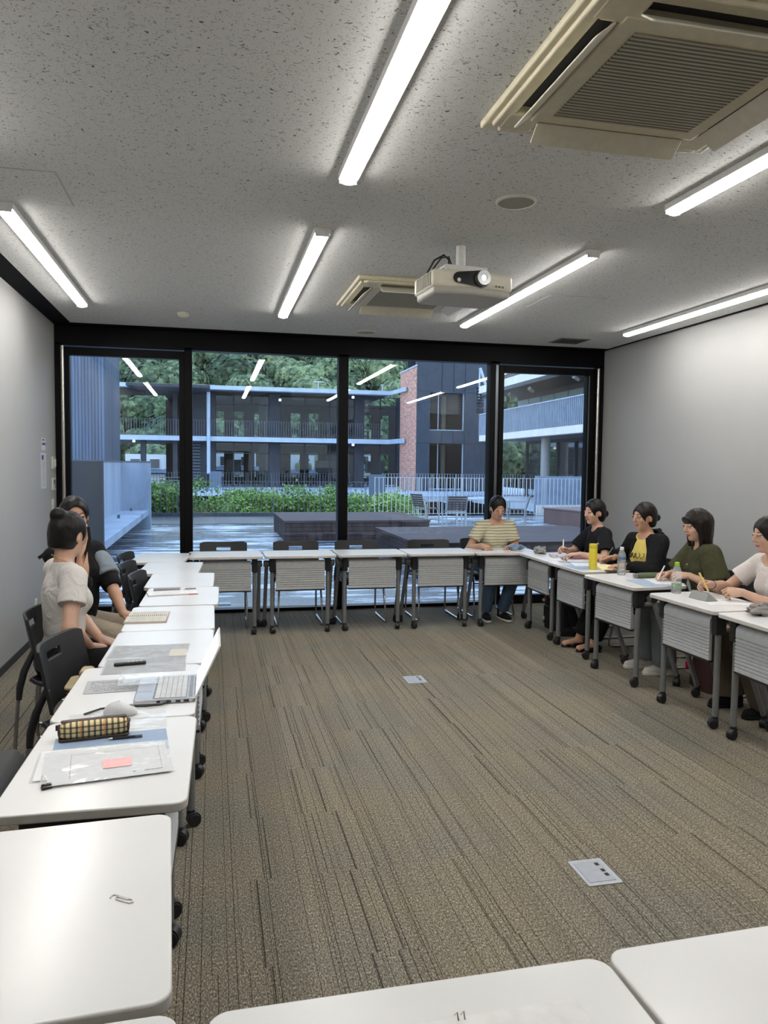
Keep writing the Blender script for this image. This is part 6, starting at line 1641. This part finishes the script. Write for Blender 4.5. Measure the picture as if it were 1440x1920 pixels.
# 3 yellow shirt, black jacket
def open_front(G, I):
    c = I['hip']+I['up']*.27+I['SF']*.17-I['SRt']*.012; G.ell(c, (.100, .165, .33), (I['SRt'], I['SF'], I['up']), .006, 'cut')
def hood(I):
    G = Field(I['nb']-.3, I['nb']+.3, .0065); nb, up, SF, SR = I['nb'], I['up'], I['SF'], I['SRt']
    G.ell(nb-SF*.085-up*.035, (.105, .055, .070), (SR, SF, up), .02); G.cone(nb-SF*.09+SR*.05-up*.01, nb-SF*.15+SR*.03+up*.015, .045, .022, .03)
    for s in (1, -1): G.cone(nb-SF*.06+SR*s*.08, nb+SF*.045+SR*s*.065-up*.06, .030, .020, .03)
    G.ell(nb-SF*.045+up*.03, (.070, .045, .05), (SR, SF, up), .01, 'cut'); G.noise(.003, 40, 5)
    G.build('hood', T_hood, I['body'])
def tee_print(I):
    """rows of loose black brush letters across the chest"""
    q = MB(); r_ = random.Random(4); up, SF, SR = I['up'], I['SF'], I['SRt']
    def on(u, v):
        base = I['hip']+up*v+SR*u; bu = .118+.030*math.exp(-((v-.30)/.07)**2)-1.6*u*u
        return Vector(base+SF*bu)
    for row, v in enumerate((.335, .255, .165)):
        for k in range(4):
            u0 = -.085+.040*k; path = []
            ph = r_.uniform(0, 6.28); m_ = r_.choice((1, 2, 2, 3))
            for i in range(14):
                a = ph+i/13*PI*r_.choice((1.6,))*m_; path.append(on(u0+.015*math.cos(a)+.004*i/13, v+.020*math.sin(a*.9)))
            q.tube(path, .0026, 5)
    return q.build('shirt_print', plain('black_shirt_ink', (.02, .02, .02), .8), I['yellow'], label='black brush lettering on the chest')
def finish3(I):
    I['yellow'] = [c for c in I['body'].children if c.name.startswith('yellow_t_shirt')][0]; tee_print(I); hood(I)
person('seated woman in a yellow printed shirt and open black hooded jacket', dict(
    hip=(3.56, 5.58, .515), yaw=-88, lean=8, torso=.43, twist=-10, head=(-98, 5, 0), skin=M_skin2,
    rh=dict(p=(3.35, 5.84, .775), d=(-.75, .45, -.1), n=(-.3, -.5, -.8), curl=(40, 45, 28), pole=(.4, 1, -.5)),
    lh=dict(p=(3.26, 5.52, .752), d=(-.95, .2, -.05), n=(0, 0, -1), curl=(20, 26, 15), pole=(.5, -1, -.5)),
    rf=dict(p=(3.08, 5.90, 0), d=(-1, .15, 0)), lf=dict(p=(3.12, 5.72, 0), d=(-1, .1, 0)),
    tops=[dict(nm='yellow_t_shirt', mat=T_yellow, o=.009, sleeve=.4, neck=(.080, .055), hem=-.03, nseed=4),
          dict(nm='black_jacket', mat=T_hood, o=.021, sleeve=1.85, neck=(.085, .07), hem=-.06, nseed=5, extra=open_front)],
    trousers=dict(mat=T_blk, w=1.12, cut=.10, flare=1.0), shoes=dict(mat=T_pat, sole_mat=T_pat, low=1, toe=.020, sole=.010),
    hair=dict(mat=M_hairb, line=.060, nape=.09, pre=hair_bun(.128, -.020, .034)), extras=[finish3]))
pen('pen', 'grey pen in the hand behind the yellow flask', (3.27, 5.87, .745), (3.335, 5.83, .865), (.20, .20, .20))
# 4 olive shirt
def long_hair(L, w=.06, back=.06, front=0):
    def f(G, I):
        C, HF, HU, HR, up = I['C'], I['HF'], I['HU'], I['HR'], I['U']
        for s in (1, -1):
            G.cone(C-HF*.035+HR*s*.048+HU*.02, C-HF*(back-.01)+HR*s*.062-up*L, .048, .030, .03)
            if front: G.cone(C+HF*.015+HR*s*.068+HU*.02, C+HF*.005+HR*s*.074-up*L*.8, .020, .014, .015)
        G.cone(C-HF*.06, C-HF*(back+.03)-up*L, .07, .035, .03)
    return f
def bangs(G, I):
    C, HF, HU, HR = I['C'], I['HF'], I['HU'], I['HR']; G.ell(C+HU*.050+HF*.078, (.050, .012, .030), (HR, nrm_(HF-HU*.2), HU), .008)
def olive_details(I):
    q = MB(); up, SF, SR = I['up'], I['SF'], I['SRt']
    for k in range(4): c = I['hip']+up*(.36-.065*k)+SF*(.128+.012*(k == 1)-.004*k)+SR*.004; q.sphere(c, .0055, 8, 6)
    q.build('shirt_buttons', plain('pearl_button', (.5, .5, .42), .3), I['body'])
person('seated woman with straight shoulder-length dark hair in an olive shirt', dict(
    hip=(3.62, 4.87, .515), yaw=-80, lean=13, torso=.43, twist=6, head=(-88, 12, 0),
    rh=dict(p=(3.27, 4.93, .765), d=(-.90, -.1, .0), n=(-.2, -.5, -.8), curl=(48, 52, 32), pole=(.3, 1, -.8)),
    lh=dict(p=(3.36, 4.80, .77), d=(-.85, .40, .02), n=(.1, .5, -.8), curl=(30, 36, 20), pole=(.4, -1, -.8)),
    rf=dict(p=(3.26, 5.18, 0), d=(-1, .10, 0)), lf=dict(p=(3.30, 4.98, 0), d=(-1, .10, 0)),
    tops=[dict(nm='olive_shirt', mat=T_olive, o=.018, sleeve=.74, neck=(.070, .062), hem=-.06, nseed=6, loose=1, sl_o=.030)],
    trousers=dict(mat=T_jeang, w=1.25, cut=.03, flare=1.25), shoes=dict(mat=T_shoew, sole_mat=T_rub, sole=.032, laces=T_lacew),
    hair=dict(mat=M_hairb, line=.056, nape=.30, len=.12, ears=0, pre=long_hair(.19, back=.07, front=1), post=bangs), extras=[olive_details]))
pen('pen', 'white pen in the hand of the woman in the olive shirt', (3.10, 4.80, .742), (3.205, 4.875, .835), (.75, .75, .75), .005)
# 5 white t-shirt at the right edge
def wrist_band(I):
    e, w = I['arms'][1][0], I['arms'][1][1]; d = nrm_(w-e); c = w-d*.015; u = nrm_(np.cross(d, [0, 0, 1])); v = np.cross(d, u)
    MB().tube([Vector(c+(u*math.cos(a)+v*math.sin(a))*.0245) for a in np.linspace(0, 2*PI, 21)[:-1]], .0035, 6, closed=True).build('hair_tie', T_blk, I['body'], label='black hair tie on the wrist')
person('seated woman in a white t-shirt cut off by the right edge, holding a yellow pen', dict(
    hip=(3.60, 4.10, .515), yaw=-84, lean=14, torso=.43, head=(-78, 10, 0),
    rh=dict(p=(3.17, 4.30, .79), d=(-.93, -.10, .12), n=(-.3, -.6, -.6), curl=(46, 52, 32), pole=(.3, 1, -.9)),
    lh=dict(p=(3.22, 4.06, .775), d=(-.93, .25, .02), n=(.1, .6, -.6), curl=(52, 62, 40), pole=(.5, -.8, -.9), thumb=(.8, .4, .5)),
    rf=dict(p=(3.30, 4.22, 0), d=(-1, .05, 0)), lf=dict(p=(3.36, 3.98, 0), d=(-1, .0, 0)),
    tops=[dict(nm='white_t_shirt', mat=T_white2, o=.011, sleeve=.62, neck=(.080, .072), hem=-.03, nseed=7)],
    trousers=dict(mat=T_brown, w=1.35, cut=.02, flare=1.3), shoes=dict(mat=T_shoeb, sole_mat=T_shoeb),
    hair=dict(mat=M_hair, line=.062, nape=.10, pre=hair_bun(.12, .0, .04)), extras=[wrist_band]))
pen('pen', 'yellow and white pen held by the woman at the right edge', (3.085, 4.20, .755), (3.055, 4.265, .875), (.75, .55, .15), .0065)
# 6 white t-shirt with bun, left
def loose_strand(I):
    C, HF, HU, HR = I['C'], I['HF'], I['HU'], I['HR']
    q = MB()
    for k in range(4): q.tube([Vector(C+HF*(.055+.004*k)+HR*.062+HU*.05), Vector(C+HF*(.062+.004*k)+HR*.074-HU*.01), Vector(C+HF*(.058+.003*k)+HR*.070-HU*.07), Vector(C+HF*(.045+.006*k)+HR*.060-HU*(.12+.01*k))], [.004, .004, .003, .001], 5)
    q.build('loose_strand', M_hair, I['body'])
def chain(I):
    nb, up, SF, SR = I['nb'], I['up'], I['SF'], I['SRt']; q = MB(); pts = []
    for i in range(28):
        a = 2*PI*i/28; c = nb+up*(.012-.042*math.cos(a))+SF*(.010+.068*math.cos(a))+SR*.066*math.sin(a); pts.append(Vector(c))
    q.tube(pts, .0018, 5, closed=True); q.build('necklace', plain('gold_chain', (.55, .36, .12), .3, 1), I['body'])
def bracelet(I):
    e, w = I['arms'][-1][0], I['arms'][-1][1]; d = nrm_(w-e); c = w-d*.01; u = nrm_(np.cross(d, [0, 0, 1])); v = np.cross(d, u)
    MB().tube([Vector(c+(u*math.cos(a)+v*math.sin(a))*.0245) for a in np.linspace(0, 2*PI, 21)[:-1]], .0018, 6, closed=True).build('bracelet', plain('gold_chain', (.55, .36, .12), .3, 1), I['body'])
person('seated woman with a dark hair bun and white t-shirt, seen from behind', dict(
    hip=(-.76, 4.16, .515), yaw=70, lean=2, torso=.45, twist=-6, head=(38, 14, -4), 
    rh=dict(p=(-.615, 4.08, .595), d=(.75, .50, -.18), n=(-.1, .0, -1), curl=(22, 28, 18), pole=(-.2, -1, -.5)),
    lh=dict(p=(-.585, 4.22, .605), d=(.75, -.35, -.20), n=(0, 0, -1), curl=(22, 28, 18), pole=(-.3, 1, -.6)),
    rf=dict(p=(-.30, 4.10, 0)), lf=dict(p=(-.32, 4.32, 0)),
    tops=[dict(nm='white_t_shirt', mat=T_white, o=.010, sleeve=.55, neck=(.085, .058), hem=-.02, nseed=8)],
    trousers=dict(mat=T_blk, w=1.1, cut=.05), shoes=dict(mat=T_shoeb, sole_mat=T_rub),
    hair=dict(mat=M_hair, line=.066, nape=.085, pre=hair_bun(.085, .085, .046)), extras=[loose_strand, chain, bracelet]))
# 7 long hair, hand to mouth
def tail7(G, I):
    C, HF, HU, HR, U = I['C'], I['HF'], I['HU'], I['HR'], I['U']
    W = lambda x, y, z: C+V3(x, y, z)
    G.cone(C-HF*.04, W(-.075, .085, -.13), .078, .052, .03); G.cone(W(-.07, .085, -.11), W(-.125, .10, -.215), .050, .030, .03)
    for k in range(7): G.cone(W(-.095-.006*k, .10, -.17-.006*k), W(-.165-.014*k, .09+.008*k, -.245-.004*k-.012*(k % 2)), .026, .002, .012)
def sheer(I):
    G = Field(I['sh'][-1]-.3, I['sh'][-1]+.3, .0065); s = I['sh'][-1]; e = I['arms'][-1][0]
    G.cone(s+(e-s)*.05, s+(e-s)*.8, .062, .080, .02); G.noise(.006, 45, 9); G.plane_cut(s+(e-s)*.78, e-s, .003, within=(s+(e-s)*1.0, .12)); G.build('puff_sleeve', T_grey, I['body'], label='pale grey puffed sleeve')
person('seated woman with long dark hair covering her mouth with one hand', dict(
    hip=(-.79, 4.88, .525), yaw=106, lean=-3, torso=.465, headshift=(.012, 0, .025), twist=20, head=(162, 8, 4), eyes=.55, skin=M_skin2,
    rh=dict(p=(-.74, 4.695, 1.065), d=(-.06, -.02, .98), n=(-.2, .95, .0), curl=(30, 30, 15), pole=(.0, -.35, -1)),
    lh=dict(p=(-.50, 4.70, .60), d=(.80, -.35, -.12), n=(0, 0, -1), curl=(20, 25, 15), pole=(.4, .9, -.6)),
    rf=dict(p=(-.42, 4.62, 0)), lf=dict(p=(-.42, 4.85, 0)),
    tops=[dict(nm='black_lace_top', mat=T_lace, o=.012, sleeve=1.12, neck=(.078, .055), hem=-.02, nseed=9, noise=.003)],
    trousers=dict(mat=T_beige, w=1.35, cut=.05, flare=1.3), shoes=dict(mat=T_shoeb, sole_mat=T_shoeb),
    hair=dict(mat=M_hair, line=.080, nape=.40, len=.15, pre=tail7), extras=[sheer]))
